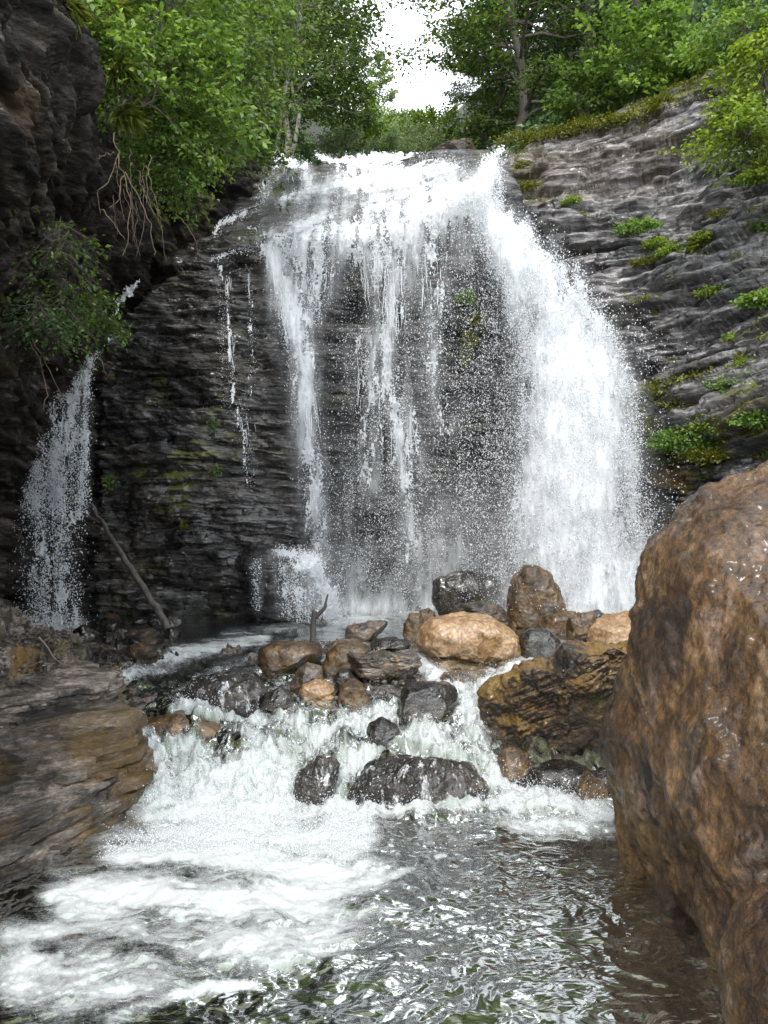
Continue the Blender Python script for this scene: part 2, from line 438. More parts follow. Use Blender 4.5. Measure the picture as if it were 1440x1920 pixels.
def water_mat():
    m, nt, b = new_mat('stream_water')
    co = nt.nodes.new('ShaderNodeTexCoord').outputs['Object']
    foam = attr(nt, 'foam')
    # fine break-up of the foam into lace
    lace = noise(nt, co, 26, 6, 0.75, (1, 0.7, 1), 0.6)
    a = nt.nodes.new('ShaderNodeMath'); a.operation = 'MULTIPLY_ADD'
    bub = noise(nt, co, 95, 3, 0.8)
    lm = nt.nodes.new('ShaderNodeMath'); lm.operation = 'MULTIPLY_ADD'; lm.inputs[1].default_value = 0.55
    lk(nt, bub, lm.inputs[0])
    lh = nt.nodes.new('ShaderNodeMath'); lh.operation = 'MULTIPLY'; lh.inputs[1].default_value = 0.45
    lk(nt, lace, lh.inputs[0]); lk(nt, lh.outputs[0], lm.inputs[2]); lace = lm.outputs[0]
    lk(nt, lace, a.inputs[0]); a.inputs[1].default_value = 1.1; a.inputs[2].default_value = -0.55
    s = nt.nodes.new('ShaderNodeMath'); s.operation = 'ADD'
    lk(nt, foam, s.inputs[0]); lk(nt, a.outputs[0], s.inputs[1])
    fac = nt.nodes.new('ShaderNodeMapRange'); fac.interpolation_type = 'SMOOTHSTEP'
    fac.inputs[1].default_value = 0.15; fac.inputs[2].default_value = 1.2
    lk(nt, s.outputs[0], fac.inputs[0])
    gate = nt.nodes.new('ShaderNodeMapRange'); gate.inputs[1].default_value = 0.02; gate.inputs[2].default_value = 0.2
    lk(nt, foam, gate.inputs[0])
    fg = nt.nodes.new('ShaderNodeMath'); fg.operation = 'MULTIPLY'
    lk(nt, fac.outputs[0], fg.inputs[0]); lk(nt, gate.outputs[0], fg.inputs[1])
    # bump: small moving ripples
    bp = nd(nt, 'ShaderNodeBump', Strength=0.16, Distance=0.05)
    hm = nt.nodes.new('ShaderNodeMath'); hm.operation = 'MULTIPLY'
    lk(nt, noise(nt, co, 5.5, 2, 0.5, (1, 2.0, 1), 2.2), hm.inputs[0])
    lk(nt, ramp(nt, noise(nt, co, 0.9, 3, 0.5, (1, 1.6, 1)), [(0.35, (0.15, 0.15, 0.15)), (0.65, (1.3, 1.3, 1.3))]), hm.inputs[1])
    lk(nt, hm.outputs[0], bp.inputs['Height'])
    N = bp.outputs[0]
    fr = nd(nt, 'ShaderNodeFresnel', IOR=1.34); lk(nt, N, fr.inputs['Normal'])
    gl = nd(nt, 'ShaderNodeBsdfGlossy', Roughness=0.11); gl.inputs[0].default_value = (0.8, 0.82, 0.8, 1); lk(nt, N, gl.inputs['Normal'])
    tp = nt.nodes.new('ShaderNodeBsdfTransparent')
    # water with bubbles in it goes milky green before it goes white
    df = nt.nodes.new('ShaderNodeBsdfDiffuse')
    milk = nt.nodes.new('ShaderNodeMapRange'); milk.inputs[1].default_value = 0.2; milk.inputs[2].default_value = 0.85
    lk(nt, foam, milk.inputs[0])
    lk(nt, mixc(nt, milk.outputs[0], (0.10, 0.105, 0.055), (0.26, 0.345, 0.29)), df.inputs[0])
    tp.inputs[0].default_value = (0.52, 0.53, 0.42, 1)
    body = nt.nodes.new('ShaderNodeMixShader')
    mm = nt.nodes.new('ShaderNodeMath'); mm.operation = 'MULTIPLY_ADD'; mm.inputs[1].default_value = 0.45; mm.inputs[2].default_value = 0.45
    lk(nt, milk.outputs[0], mm.inputs[0]); lk(nt, mm.outputs[0], body.inputs[0])
    lk(nt, tp.outputs[0], body.inputs[1]); lk(nt, df.outputs[0], body.inputs[2])
    surf = nt.nodes.new('ShaderNodeMixShader')
    lk(nt, fr.outputs[0], surf.inputs[0]); lk(nt, body.outputs[0], surf.inputs[1]); lk(nt, gl.outputs[0], surf.inputs[2])
    wb = nd(nt, 'ShaderNodeBump', Strength=0.6, Distance=0.02)
    lk(nt, noise(nt, co, 30, 6, 0.7, None, 0.6), wb.inputs['Height'])
    b.inputs['Base Color'].default_value = (0.46, 0.485, 0.48, 1)
    b.inputs['Roughness'].default_value = 0.5
    lk(nt, wb.outputs[0], b.inputs['Normal'])
    fin = nt.nodes.new('ShaderNodeMixShader')
    lk(nt, fg.outputs[0], fin.inputs[0]); lk(nt, surf.outputs[0], fin.inputs[1]); lk(nt, b.outputs[0], fin.inputs[2])
    lk(nt, fin.outputs[0], nt.nodes['Material Output'].inputs[0])
    return m


M['water'] = water_mat()


# ------------------------------------------------------------------ bedrock walls
def strata(U, S, seed=0, hs=(0.55, 0.2, 0.075, 0.03), am=(0.16, 0.085, 0.035, 0.014), warp=0.16, ca=1.0, uf=1.0, gain=2.6, cs=1.0):
    """Ledges and broken blocks of bedded rock: height of the face above its mean, U along the bed, S across it."""
    w = S + warp * fbm2(U * 0.45, S * 0.5, 3, seed + 40) + 0.03 * fbm2(U * 2.3, S * 2.3, 2, seed + 50)
    d = np.zeros_like(w)
    for i, (h, a) in enumerate(zip(hs, am)):
        q = w / h + 0.5 * pn2(U * 0.3 / h * 0.4, S * 0.2, seed + 60 + i)
        k = np.floor(q); fr = q - k
        n = pn2(U * (0.32 * uf / h) + k * 17.31, k * 7.13, seed + 10 * i) + 0.6 * pn2(U * (1.1 * uf / h) + k * 9.7, k * 3.3, seed + 10 * i + 5)
        n2 = np.tanh(gain * n)
        edge = 1 - np.abs(2 * fr - 1) ** 7
        d = d + a * (n2 * (0.75 + 0.25 * edge) + 0.7 * edge - 0.6)
    for (lu, ls, a) in ((0.75, 0.2, 0.055), (0.3, 0.075, 0.028)):
        h, e = cells(U / (lu * cs), w / (ls * cs), seed + 21)
        d = d + ca * a * (h + 0.5 * np.minimum(e * 4, 1))
    return d


def bed_tone(U, S, seed=0, warp=0.16, k0=1.0):
    """Colour of the single beds and the dark partings between them, as a factor minus one."""
    w = S + warp * fbm2(U * 0.45, S * 0.5, 3, seed + 40) + 0.03 * fbm2(U * 2.3, S * 2.3, 2, seed + 50)
    t = np.ones_like(w)
    for i, (h, a, c) in enumerate(((0.34, 0.35, 0.8), (0.12, 0.35, 0.75), (0.045, 0.3, 0.6))):
        h = h * k0
        q = w / h + 0.5 * pn2(U * 0.12 / h, S * 0.2, seed + 60 + i)
        k = np.floor(q); fr = q - k
        n = pn2(U * (0.22 / h) + k * 17.31, k * 7.13, seed + 70 + i)
        t = t * (1 + a * 1.3 * n)
        on = sstep(-0.25, 0.3, pn2(U * (0.3 / h) + k * 5.1, k * 2.7, seed + 80 + i))
        t = t * (1 - c * on * np.exp(-((fr - 0.06) / 0.09) ** 2))
    return (np.clip(t, 0.08, 1.9) - 1).astype(np.float32)


def smooth_rows(P, n, axis):
    for _ in range(n):
        Q = P.copy()
        if axis == 0: Q[1:-1] = 0.25 * P[:-2] + 0.5 * P[1:-1] + 0.25 * P[2:]
        else: Q[:, 1:-1] = 0.25 * P[:, :-2] + 0.5 * P[:, 1:-1] + 0.25 * P[:, 2:]
        P = Q
    return P


def cliff_base(levels, nu, nv):
    rows = []
    for L in levels:
        L = np.asarray(L, float)
        t = np.linspace(0, 1, len(L)); tt = np.linspace(0, 1, nu)
        rows.append(np.stack([np.interp(tt, t, L[:, c]) for c in range(3)], 1))
    rows = np.asarray(rows)
    dz = np.linalg.norm(np.diff(rows, axis=0), axis=2).mean(1)
    tv = np.concatenate([[0], np.cumsum(dz)])
    vv = np.linspace(0, tv[-1], nv)
    P = np.empty((nv, nu, 3))
    for c in range(3):
        for j in range(nu):
            P[:, j, c] = np.interp(vv, tv, rows[:, j, c])
    P = smooth_rows(P, nu // 5, 1); P = smooth_rows(P, nv // 5, 0)
    return P


def normals(P):
    du = np.gradient(P, axis=1); dv = np.gradient(P, axis=0)
    n = np.cross(du, dv)
    return n / (np.linalg.norm(n, axis=2, keepdims=True) + 1e-9)


def upsample(P, nv, nu):
    a = np.linspace(0, P.shape[0] - 1, nv); b = np.linspace(0, P.shape[1] - 1, nu)
    i = np.minimum(a.astype(int), P.shape[0] - 2); j = np.minimum(b.astype(int), P.shape[1] - 2)
    fa = (a - i)[:, None, None]; fb = (b - j)[None, :, None]
    A = P[i][:, j]; B = P[i][:, j + 1]; C = P[i + 1][:, j]; D = P[i + 1][:, j + 1]
    return (A * (1 - fb) + B * fb) * (1 - fa) + (C * (1 - fb) + D * fb) * fa


def arc(P):
    U = np.concatenate([np.zeros((P.shape[0], 1)), np.cumsum(np.linalg.norm(np.diff(P, axis=1), axis=2), 1)], 1)
    return U


def build_cliff(name, P, mat, sdip=0.0, curve=0.0, flip=1, seed=0, amp=1.0, label=None, mossf=None, ochref=None, rough=0.05, Sfun=None, hs=(0.55, 0.2, 0.075, 0.03), am=(0.16, 0.085, 0.035, 0.014), ca=1.0, ampf=None, warp=0.16, uf=1.0, lump=0.22, gain=2.6, cs=1.0):
    n = normals(P) * flip
    U = arc(P)
    S = Sfun(P, U) if Sfun else P[..., 2] + sdip * U + curve * U * U
    d = amp * strata(U, S, seed, hs, am, warp, ca, uf, gain, cs)
    d = d + lump * amp * fbm3(P[..., 0] * 0.6, P[..., 1] * 0.6, P[..., 2] * 0.6, 3, seed + 3)
    d = d + rough * fbm3(P[..., 0] * 3, P[..., 1] * 3, P[..., 2] * 6, 4, seed + 9)
    if ampf is not None: d = d * ampf
    Q = P + n * d[..., None]
    nn = normals(Q) * flip
    at = {'tone': bed_tone(U, S, seed, warp)}
    if mossf is not None: at['moss'] = mossf(Q, nn)
    if ochref is not None: at['ochre'] = ochref(Q, nn)
    q = grid_quads(*P.shape[:2])
    if flip < 0: q = q[:, ::-1]
    o = mk(name, Q.reshape(-1, 3), None, q, mat, attrs=at)
    tag(o, label, 'cliff', kind='structure')
    return o, Q


# centre wall: depth as a function of x and z
def zc(x):
    return np.interp(x, [-4.7, -4.3, -3.9, -3.3, -2.5, -1.7, -0.5, 0.3, 1.3, 2.2, 3.2],
                     [2.5, 4.0, 4.9, 5.45, 5.95, 6.1, 6.1, 6.25, 6.75, 7.0, 7.0])


def wall_y(x, z, open_right=True):
    c = zc(x)
    y = 11.05 + 0.05 * (z - 0.5)
    y = y - 0.35 * np.exp(-((x + 2.4) / 1.5) ** 2) * sstep(7.0, 3.0, z)           # rounded shoulder left of the veil
    y = y - 0.25 * np.exp(-((x - 1.2) / 0.9) ** 2) * sstep(3.0, 6.0, z)
    y = y + 0.30 * np.exp(-((x + 0.6) / 0.45) ** 2) * sstep(6.2, 5.0, z)
    over = np.maximum(z - c, 0)
    y = y + over * 0.98 * (1 - 0.25 * np.exp(-over * 3)) - 0.12 * np.exp(-((z - c) / 0.35) ** 2)
    y = y - 0.65 * np.exp(-((x + 1.25) / 0.62) ** 4) * sstep(1.55, 1.25, z)       # low ledge at the foot
    y = y + 0.9 * np.maximum(-4.2 - x, 0)
    if open_right:
        xr = np.interp(z, [0, 2.5, 3.6, 4.5, 5.7, 7.0, 8.5], [3.85, 3.8, 3.6, 3.15, 2.5, 1.85, 1.7])
        y = y + 25.0 * np.maximum(x - xr - 0.05, 0)
    return y


def hit(px, py, open_right=True):
    px = np.asarray(px, float); py = np.asarray(py, float)
    Y = np.full(np.broadcast(px, py).shape, 11.5)
    for _ in range(18):
        x = (px - 720) / F * Y; z = EYE - (py - 960) / F * Y
        Y = 0.55 * Y + 0.45 * wall_y(x, z, open_right)
    return Y


nx, nz = 840, 760
gx = np.linspace(-5.3, 4.9, nx); gz = np.linspace(-0.5, 8.45, nz)
X, Z = np.meshgrid(gx, gz)
Z = -0.5 + (Z + 0.5) * (np.interp(X, [-1.8, 0, 1.0, 2.3], [8.45, 8.35, 8.15, 8.02]) + 0.5) / 8.95
Pc = np.stack([X, wall_y(X, Z), Z], -1)
Pc[..., 1] = np.minimum(Pc[..., 1], 18)


def moss_centre(P, n):
    f = fbm3(P[..., 0] * 1.3, P[..., 1] * 1.3, P[..., 2] * 1.6, 4, 31)
    px, py = pix(P[..., 0], P[..., 1], P[..., 2])
    left = np.exp(-((P[..., 0] + 3.2) / 1.3) ** 2) * np.exp(-((P[..., 2] - 2.6) / 1.4) ** 2)
    up = np.clip(n[..., 2] * 1.5 + 0.4, 0, 1)
    return np.clip(sstep(0.25, 0.6, f + 0.35 * left - 0.1) * (0.3 + left) * up, 0, 0.9)


build_cliff('cliff', Pc, M['wet_shale'], sdip=0.02, seed=1, amp=0.62, rough=0.025, hs=(0.85, 0.30, 0.10, 0.04), am=(0.20, 0.15, 0.045, 0.012), ca=0.6, warp=0.05, uf=0.55, ampf=1 - 0.6 * sstep(5.9, 6.7, Z),
            label='dark wet layered rock face behind the falling water', mossf=moss_centre)

# right cliff: strata dip down to the left, the face leans back
right_levels = [
    [(3.5, 12.6, -0.4), (4.05, 10.9, -0.4), (4.3, 9.0, -0.4), (4.6, 7.0, -0.4), (5.2, 5.0, -0.4)],
    [(3.3, 12.6, 2.0), (4.05, 11.0, 2.0), (4.55, 9.4, 2.0), (5.0, 7.6, 2.0), (5.8, 5.4, 2.0)],
    [(2.65, 12.1, 4.2), (3.7, 11.3, 4.2), (4.7, 10.2, 4.2), (5.4, 8.8, 4.2), (6.4, 6.6, 4.2)],
    [(1.95, 12.3, 6.4), (3.25, 11.9, 6.4), (4.7, 11.2, 6.5), (5.9, 10.1, 6.6), (7.3, 8.4, 6.8)],
    [(1.72, 12.85, 8.0), (3.25, 12.8, 8.1), (4.9, 12.1, 8.5), (6.3, 11.0, 8.8), (8.0, 9.6, 8.8)],
    [(1.9, 13.15, 8.55), (3.3, 13.0, 8.72), (4.95, 12.4, 9.3), (6.4, 11.4, 9.75), (8.2, 10.0, 10.2)],
    [(2.0, 14.4, 8.7), (3.4, 14.2, 9.0), (5.2, 13.4, 9.4), (6.9, 12.4, 9.8), (8.9, 11.2, 10.2)],
]
Pr = upsample(cliff_base(right_levels, 120, 120), 660, 620)


def S_right(P, U):
    t = U - 1.0
    low = sstep(7.6, 5.6, P[..., 2])
    return P[..., 2] - (0.03 + 0.20 * low) * U - 0.25 * low * np.exp(-((U - 1.0) / 0.9) ** 2)


def moss_right(P, n):
    f = fbm3(P[..., 0] * 1.1, P[..., 1] * 1.1, P[..., 2] * 1.8, 4, 77)
    top = sstep(8.35, 8.7, P[..., 2])
    low = sstep(4.3, 2.6, P[..., 2])
    right = sstep(4.6, 5.8, P[..., 0]) * 0.25
    m = sstep(0.28, 0.5, f + 1.1 * top + 0.4 * low + right - 0.12)
    return np.clip(m * np.clip(n[..., 2] * 1.3 + 0.55, 0, 1), 0, 1)


def ochre_right(P, n):
    f = fbm3(P[..., 0] * 0.9, P[..., 1] * 0.9, P[..., 2] * 1.5, 4, 91)
    band = sstep(7.0, 7.3, P[..., 2]) * sstep(8.75, 8.5, P[..., 2]) * sstep(4.9, 4.3, P[..., 0])
    return np.clip(0.7 * sstep(0.1, 0.5, f) * sstep(3.6, 2.4, P[..., 2]) + 0.12 * band, 0, 1)


build_cliff('cliff', Pr, M['grey_schist'], seed=5, amp=0.85, rough=0.025, hs=(1.1, 0.36, 0.13, 0.05), am=(0.22, 0.13, 0.055, 0.012), ca=1.1, gain=6.0, cs=1.7, warp=0.05, uf=0.4, lump=0.12, ampf=1 - 0.55 * sstep(8.3, 8.9, Pr[..., 2]), flip=1, Sfun=S_right,
            label='pale grey layered rock slope with mossy ledges right of the falls', mossf=moss_right, ochref=ochre_right)

# left cliff: dark and overhanging
left_levels = [
    [(-2.9, 2.0, -0.4), (-3.6, 5, -0.4), (-4.5, 7, -0.4), (-5.3, 9, -0.4), (-5.1, 10.5, -0.4), (-4.3, 11.4, -0.4), (-3.0, 12.5, -0.4)],
    [(-2.9, 2.0, 2.4), (-3.3, 5, 2.4), (-4.1, 7, 2.4), (-5.0, 9, 2.4), (-4.95, 10.5, 2.4), (-4.3, 11.5, 2.4), (-2.9, 12.6, 2.4)],
    [(-2.7, 2.0, 4.2), (-2.95, 5, 4.2), (-3.35, 7, 4.2), (-4.0, 8.8, 4.2), (-4.35, 10.2, 4.2), (-4.2, 11.5, 4.3), (-3.0, 12.8, 4.6)],
    [(-2.5, 2.0, 5.2), (-2.62, 5, 5.2), (-2.55, 6.4, 5.2), (-3.3, 8.4, 5.3), (-3.9, 10.2, 5.4), (-3.9, 11.6, 5.6), (-2.7, 13.1, 6.0)],
    [(-2.5, 2.0, 6.4), (-2.75, 5, 6.3), (-2.85, 6.6, 6.3), (-3.2, 8.4, 6.5), (-3.6, 10.2, 6.7), (-3.2, 11.8, 7.0), (-2.15, 13.5, 7.2)],
    [(-2.7, 2.0, 7.8), (-3.1, 5, 7.6), (-3.4, 6.8, 7.5), (-3.7, 8.6, 7.6), (-4.0, 10.4, 7.7), (-3.2, 12.2, 8.0), (-1.95, 13.9, 8.5)],
    [(-3.6, 2.0, 9.2), (-4.2, 5, 9.0), (-4.7, 7.2, 8.8), (-5.0, 9.4, 8.8), (-5.0, 11.2, 8.8), (-3.8, 13.2, 8.9), (-2.1, 14.8, 8.8)],
]
Pl = upsample(cliff_base(left_levels, 140, 120), 600, 640)


def moss_left(P, n):
    f = fbm3(P[..., 0] * 1.2, P[..., 1] * 1.2, P[..., 2] * 1.2, 4, 55)
    return np.clip(sstep(0.3, 0.6, f + 0.4 * sstep(5.5, 7, P[..., 2]) - 0.2) * np.clip(n[..., 2] + 0.5, 0, 1), 0, 0.9)


build_cliff('cliff', Pl, M['left_shale'], seed=9, amp=1.0, rough=0.05, flip=1, warp=0.08, uf=0.7,
            Sfun=lambda P, U: P[..., 2] * 0.75 + 0.55 * U * 0.6, label='dark overhanging rock wall draped with shrubs on the left', mossf=moss_left,
            ochref=lambda P, n: 0.12 * sstep(0.45, 0.7, fbm3(P[..., 0] * .8, P[..., 1] * .8, P[..., 2] * .8, 4, 57)))

# hills behind
front = np.array([(-30, 2, 11), (-14, 7, 10), (-6, 10, 9), (-4, 13, 8.9), (-2.1, 14.6, 8.55), (-1.7, 14.2, 8.25), (2.2, 14.2, 8.25), (2.5, 14.4, 8.7),
                  (5.2, 13.2, 9.35), (7, 12.2, 9.75), (9, 11, 10.1), (16, 7, 11), (30, 2, 14)], float)


def ground_z(x, y):
    fy = np.interp(x, front[:, 0], front[:, 1]); fz = np.interp(x, front[:, 0], front[:, 2])
    d = np.maximum(y - fy, 0)
    ax = 0.02 * y
    side = np.maximum(np.abs(x - ax) - 1.0 - 0.02 * d, 0)
    r = d * 0.36 + np.minimum(side, 14) * 0.62 * (1 - np.exp(-d / 4)) + 0.12 * d * (1 - np.exp(-d / 25))
    return fz + r + 0.25 * fbm2(np.asarray(x) * 0.3, np.asarray(y) * 0.3, 3, 8) * (1 - np.exp(-d / 3))


hx = np.concatenate([np.linspace(-30, -8, 40, endpoint=False), np.linspace(-8, 12, 160, endpoint=False), np.linspace(12, 30, 40)])
hv = np.linspace(0, 1, 120) ** 2 * 90
HX, HV = np.meshgrid(hx, hv)
HY = np.interp(HX, front[:, 0], front[:, 1]) + HV
HZ = ground_z(HX, HY)
o = mk('hills', np.stack([HX, HY, HZ], -1).reshape(-1, 3), None, grid_quads(*HX.shape), M['forest_floor'])
tag(o, 'dark leafy hillside rising behind the falls', 'hill', kind='structure')

# ------------------------------------------------------------------ stream: bed and water
def water_level(x, y):
    yc = 5.45 + 0.22 * fbm2(np.asarray(x) * 0.9, 0.0, 2, 21)
    sp = 0.85 + 0.15 * sstep(-0.1, 0.9, x)
    casc = sstep(yc - sp * 0.9, yc + sp * 0.8, y)
    lv = 0.03 + 0.37 * casc + 0.10 * sstep(6.0, 8.0, y)
    return lv


ny_w, nx_w = 900, 760
ty = np.linspace(1 / 1.2, 1 / 12.2, ny_w)
gy = 1 / ty
gxn = np.linspace(-0.62, 0.62, nx_w)
GY, GS = np.meshgrid(gy, gxn, indexing='ij')
GX = GS * (GY + 1.2)


def foam_strokes(px, py, strokes):
    f = np.zeros(px.shape)
    for pts in strokes:
        pts = np.asarray(pts, float)
        for a, b in zip(pts[:-1], pts[1:]):
            ab = b[:2] - a[:2]; L2 = ab @ ab + 1e-9
            t = np.clip(((px - a[0]) * ab[0] + (py - a[1]) * ab[1]) / L2, 0, 1)
            w = a[2] + (b[2] - a[2]) * t; d = a[3] + (b[3] - a[3]) * t
            asp = a[4] if len(a) > 4 else 1.0
            dist = np.hypot((px - a[0] - t * ab[0]), (py - a[1] - t * ab[1]) * asp)
            f = np.maximum(f, d * np.exp(-(dist / w) ** 2))
    return f


FOAM = [
    # pool at the foot of the falls
    [(420, 1190, 14, .45), (600, 1165, 14, .7), (740, 1155, 12, .8), (820, 1150, 14, .9)],
    [(1030, 1150, 30, 1.2), (1110, 1140, 40, 1.3), (1220, 1150, 40, 1.2)],
    [(60, 1178, 30, .7), (150, 1172, 20, .8)],
    # upper rapids on the left
    [(190, 1245, 12, .7), (300, 1235, 18, 1.1), (400, 1215, 16, 1.1), (500, 1195, 12, .9)],
    [(330, 1300, 14, .45), (430, 1250, 12, .5), (470, 1235, 10, .5)],
    [(190, 1275, 16, .8), (270, 1262, 14, .75), (330, 1250, 12, .6)],
    [(700, 1190, 12, .4), (760, 1220, 16, .5)],
    # white water between the stones, right
    [(785, 1240, 14, .9), (815, 1265, 18, 1.0), (860, 1290, 24, .8), (880, 1330, 30, .85), (900, 1385, 30, .9)],
    [(1000, 1235, 22, .8), (950, 1268, 22, .8), (900, 1300, 30, .8)],
    [(730, 1335, 20, .9), (600, 1370, 26, .8)],
    [(760, 1390, 36, .75), (850, 1390, 36, .8), (930, 1450, 34, .9), (1000, 1475, 30, .9)],
    # the little cascade, centre left
    [(330, 1335, 16, .9), (440, 1330, 18, .9), (560, 1350, 26, .7)],
    [(270, 1400, 34, 1.0), (310, 1470, 50, 1.15)],
    [(340, 1385, 30, .7), (380, 1470, 60, 1.2), (520, 1490, 70, 1.2)],
    [(470, 1390, 40, .75), (520, 1440, 50, .95), (560, 1500, 60, 1.2)],
    [(700, 1400, 26, .8), (620, 1460, 36, .95), (600, 1520, 40, 1.1)],
    [(620, 1390, 40, .5), (560, 1400, 40, .6)],
    # foam front under the dark rock and by the big boulder
    [(600, 1520, 30, 1.1), (700, 1518, 16, 1.0), (820, 1505, 14, .9), (910, 1500, 14, .9)],
    [(930, 1500, 22, 1.0), (1030, 1500, 34, 1.05), (1140, 1530, 30, 1.05)],
    [(900, 1530, 16, .6), (1000, 1545, 22, .75), (1150, 1560, 22, .9)],
    # big foam field of the lower pool
    [(300, 1530, 55, 1.25), (480, 1545, 66, 1.4), (660, 1555, 56, 1.25)],
    [(230, 1600, 60, 1.1), (430, 1610, 80, 1.3), (640, 1620, 75, 1.15)],
    [(130, 1680, 55, 1.0), (330, 1690, 80, 1.1), (560, 1690, 80, 1.0), (690, 1650, 55, .85)],
    [(30, 1760, 50, .8), (200, 1755, 60, .85), (430, 1755, 50, .7), (600, 1735, 50, .65)],
    [(20, 1830, 50, .65), (120, 1830, 60, .6), (300, 1800, 40, .38)],
    [(60, 1800, 70, .95), (250, 1780, 80, .95), (450, 1770, 70, .85), (620, 1745, 60, .75), (690, 1700, 50, .6)],
    [(40, 1870, 70, .8), (200, 1850, 60, .7), (340, 1830, 40, .5)],
    [(60, 1900, 60, .55), (220, 1905, 40, .45)],
    [(210, 1915, 22, .8), (320, 1875, 16, .85), (400, 1850, 14, .9), (480, 1850, 8, .8)],
    [(690, 1660, 14, .7), (740, 1640, 12, .7), (780, 1622, 8, .5)],
    [(820, 1604, 7, .8), (832, 1604, 7, .8)],
]
lvl = water_level(GX, GY)
PXw, PYw = pix(GX, GY, lvl)
fm = foam_strokes(PXw, PYw, FOAM)
# break the foam up along the flow
wx = GX + 0.16 * fbm2(GX * 1.3, GY * 1.3, 3, 90); wy = GY + 0.16 * fbm2(GX * 1.3, GY * 1.3, 3, 95)
n1 = fbm2(wx * 1.7, wy * 4.6, 5, 14, 0.6)
n2 = fbm2(wx * 7, wy * 12, 4, 15, 0.65)
rap = sstep(4.75, 5.2, GY) * sstep(8.5, 6.5, GY)
pool = 1 - rap
n3 = fbm3(wx * 6, wy * 5, lvl * 8, 5, 33, 0.7)
fm = fm * ((0.96 + 0.06 * rap) + 0.55 * pool * n1 + 0.6 * rap * n3 + 0.25 * n2)
ripple = 0.22 * sstep(0.5, 0.95, fbm2(wx * 3.0, wy * 6.0, 4, 18))
fm = np.clip(np.maximum(fm, ripple), 0, 1.15)
casc = np.exp(-((GY - 5.5) / 0.75) ** 2)
foamy = np.clip(fm, 0, 1)
wav = fbm2(GX * 1.6, GY * 2.0, 4, 3) * (0.016 + 0.05 * rap + 0.02 * foamy)
calm = np.clip(0.75 + 0.8 * fbm2(wx * 0.8, wy * 1.4, 3, 51), 0.25, 1.5)
wav = wav + fbm2(wx * 6, wy * 8, 3, 5) * (0.005 * calm + 0.018 * rap)
wav = wav + 0.009 * calm * (0.55 - np.abs(fbm2(wx * 4.2, wy * 6.2, 3, 7))) * pool + 0.004 * (0.5 - np.abs(fbm2(wx * 9, wy * 13, 2, 8)))
rid = 1 - np.abs(fbm2(GX * 4.5, GY * 5.5, 4, 6))
wav = wav + (rid - 0.6) * 0.05 * foamy * (0.35 + 0.65 * rap) + 0.06 * casc * fbm2(GX * 5, GY * 3, 4, 11)
wav = wav + 0.045 * foamy * fbm2(GX * 14, GY * 14, 3, 23, 0.6) * (0.12 + rap)
GZ = lvl + wav
o = mk('water', np.stack([GX, GY, GZ], -1).reshape(-1, 3), None, grid_quads(ny_w, nx_w)[:, ::-1], M['water'], attrs={'foam': fm})
tag(o, 'rushing stream with white foam and dark rippled shallows', 'stream', kind='structure')

bx = np.linspace(-7, 8, 300); by = np.linspace(-6, 13.5, 420)
BX, BY = np.meshgrid(bx, by)
rid = np.abs(fbm2(BX * 3.2, BY * 3.2, 3, 41))
BZ = water_level(BX, BY) - 0.30 + 0.10 * fbm2(BX * 1.1, BY * 1.1, 3, 42) + 0.10 * rid
o = mk('riverbed', np.stack([BX, BY, BZ], -1).reshape(-1, 3), None, grid_quads(*BX.shape), M['river_bed'])
tag(o, 'brown pebbly bed under the clear shallow water', 'riverbed', kind='structure')

def droplets(P, r, stretch=1.5, seed=0):
    """Small irregular drops, six points each."""
    g = np.random.RandomState(seed); n = len(P)
    ax = g.normal(size=(n, 3)) * 0.5; ax[:, 2] += 1; ax /= np.linalg.norm(ax, axis=1, keepdims=True)
    a = np.cross(ax, g.normal(size=(n, 3))); a /= np.linalg.norm(a, axis=1, keepdims=True)
    b = np.cross(ax, a)
    st = g.uniform(0.8, stretch * 1.3, n)
    r = np.asarray(r)
    k = g.uniform(0.6, 1.4, (n, 6, 1))
    V = np.stack([a, b, -a, -b, ax * st[:, None], -ax * st[:, None]], 1) * r[:, None, None] * k + P[:, None, :]
    T = np.array([[0, 1, 4], [1, 2, 4], [2, 3, 4], [3, 0, 4], [1, 0, 5], [2, 1, 5], [3, 2, 5], [0, 3, 5]])
    T = (T[None] + (np.arange(n) * 6)[:, None, None]).reshape(-1, 3)
    return V.reshape(-1, 3), T


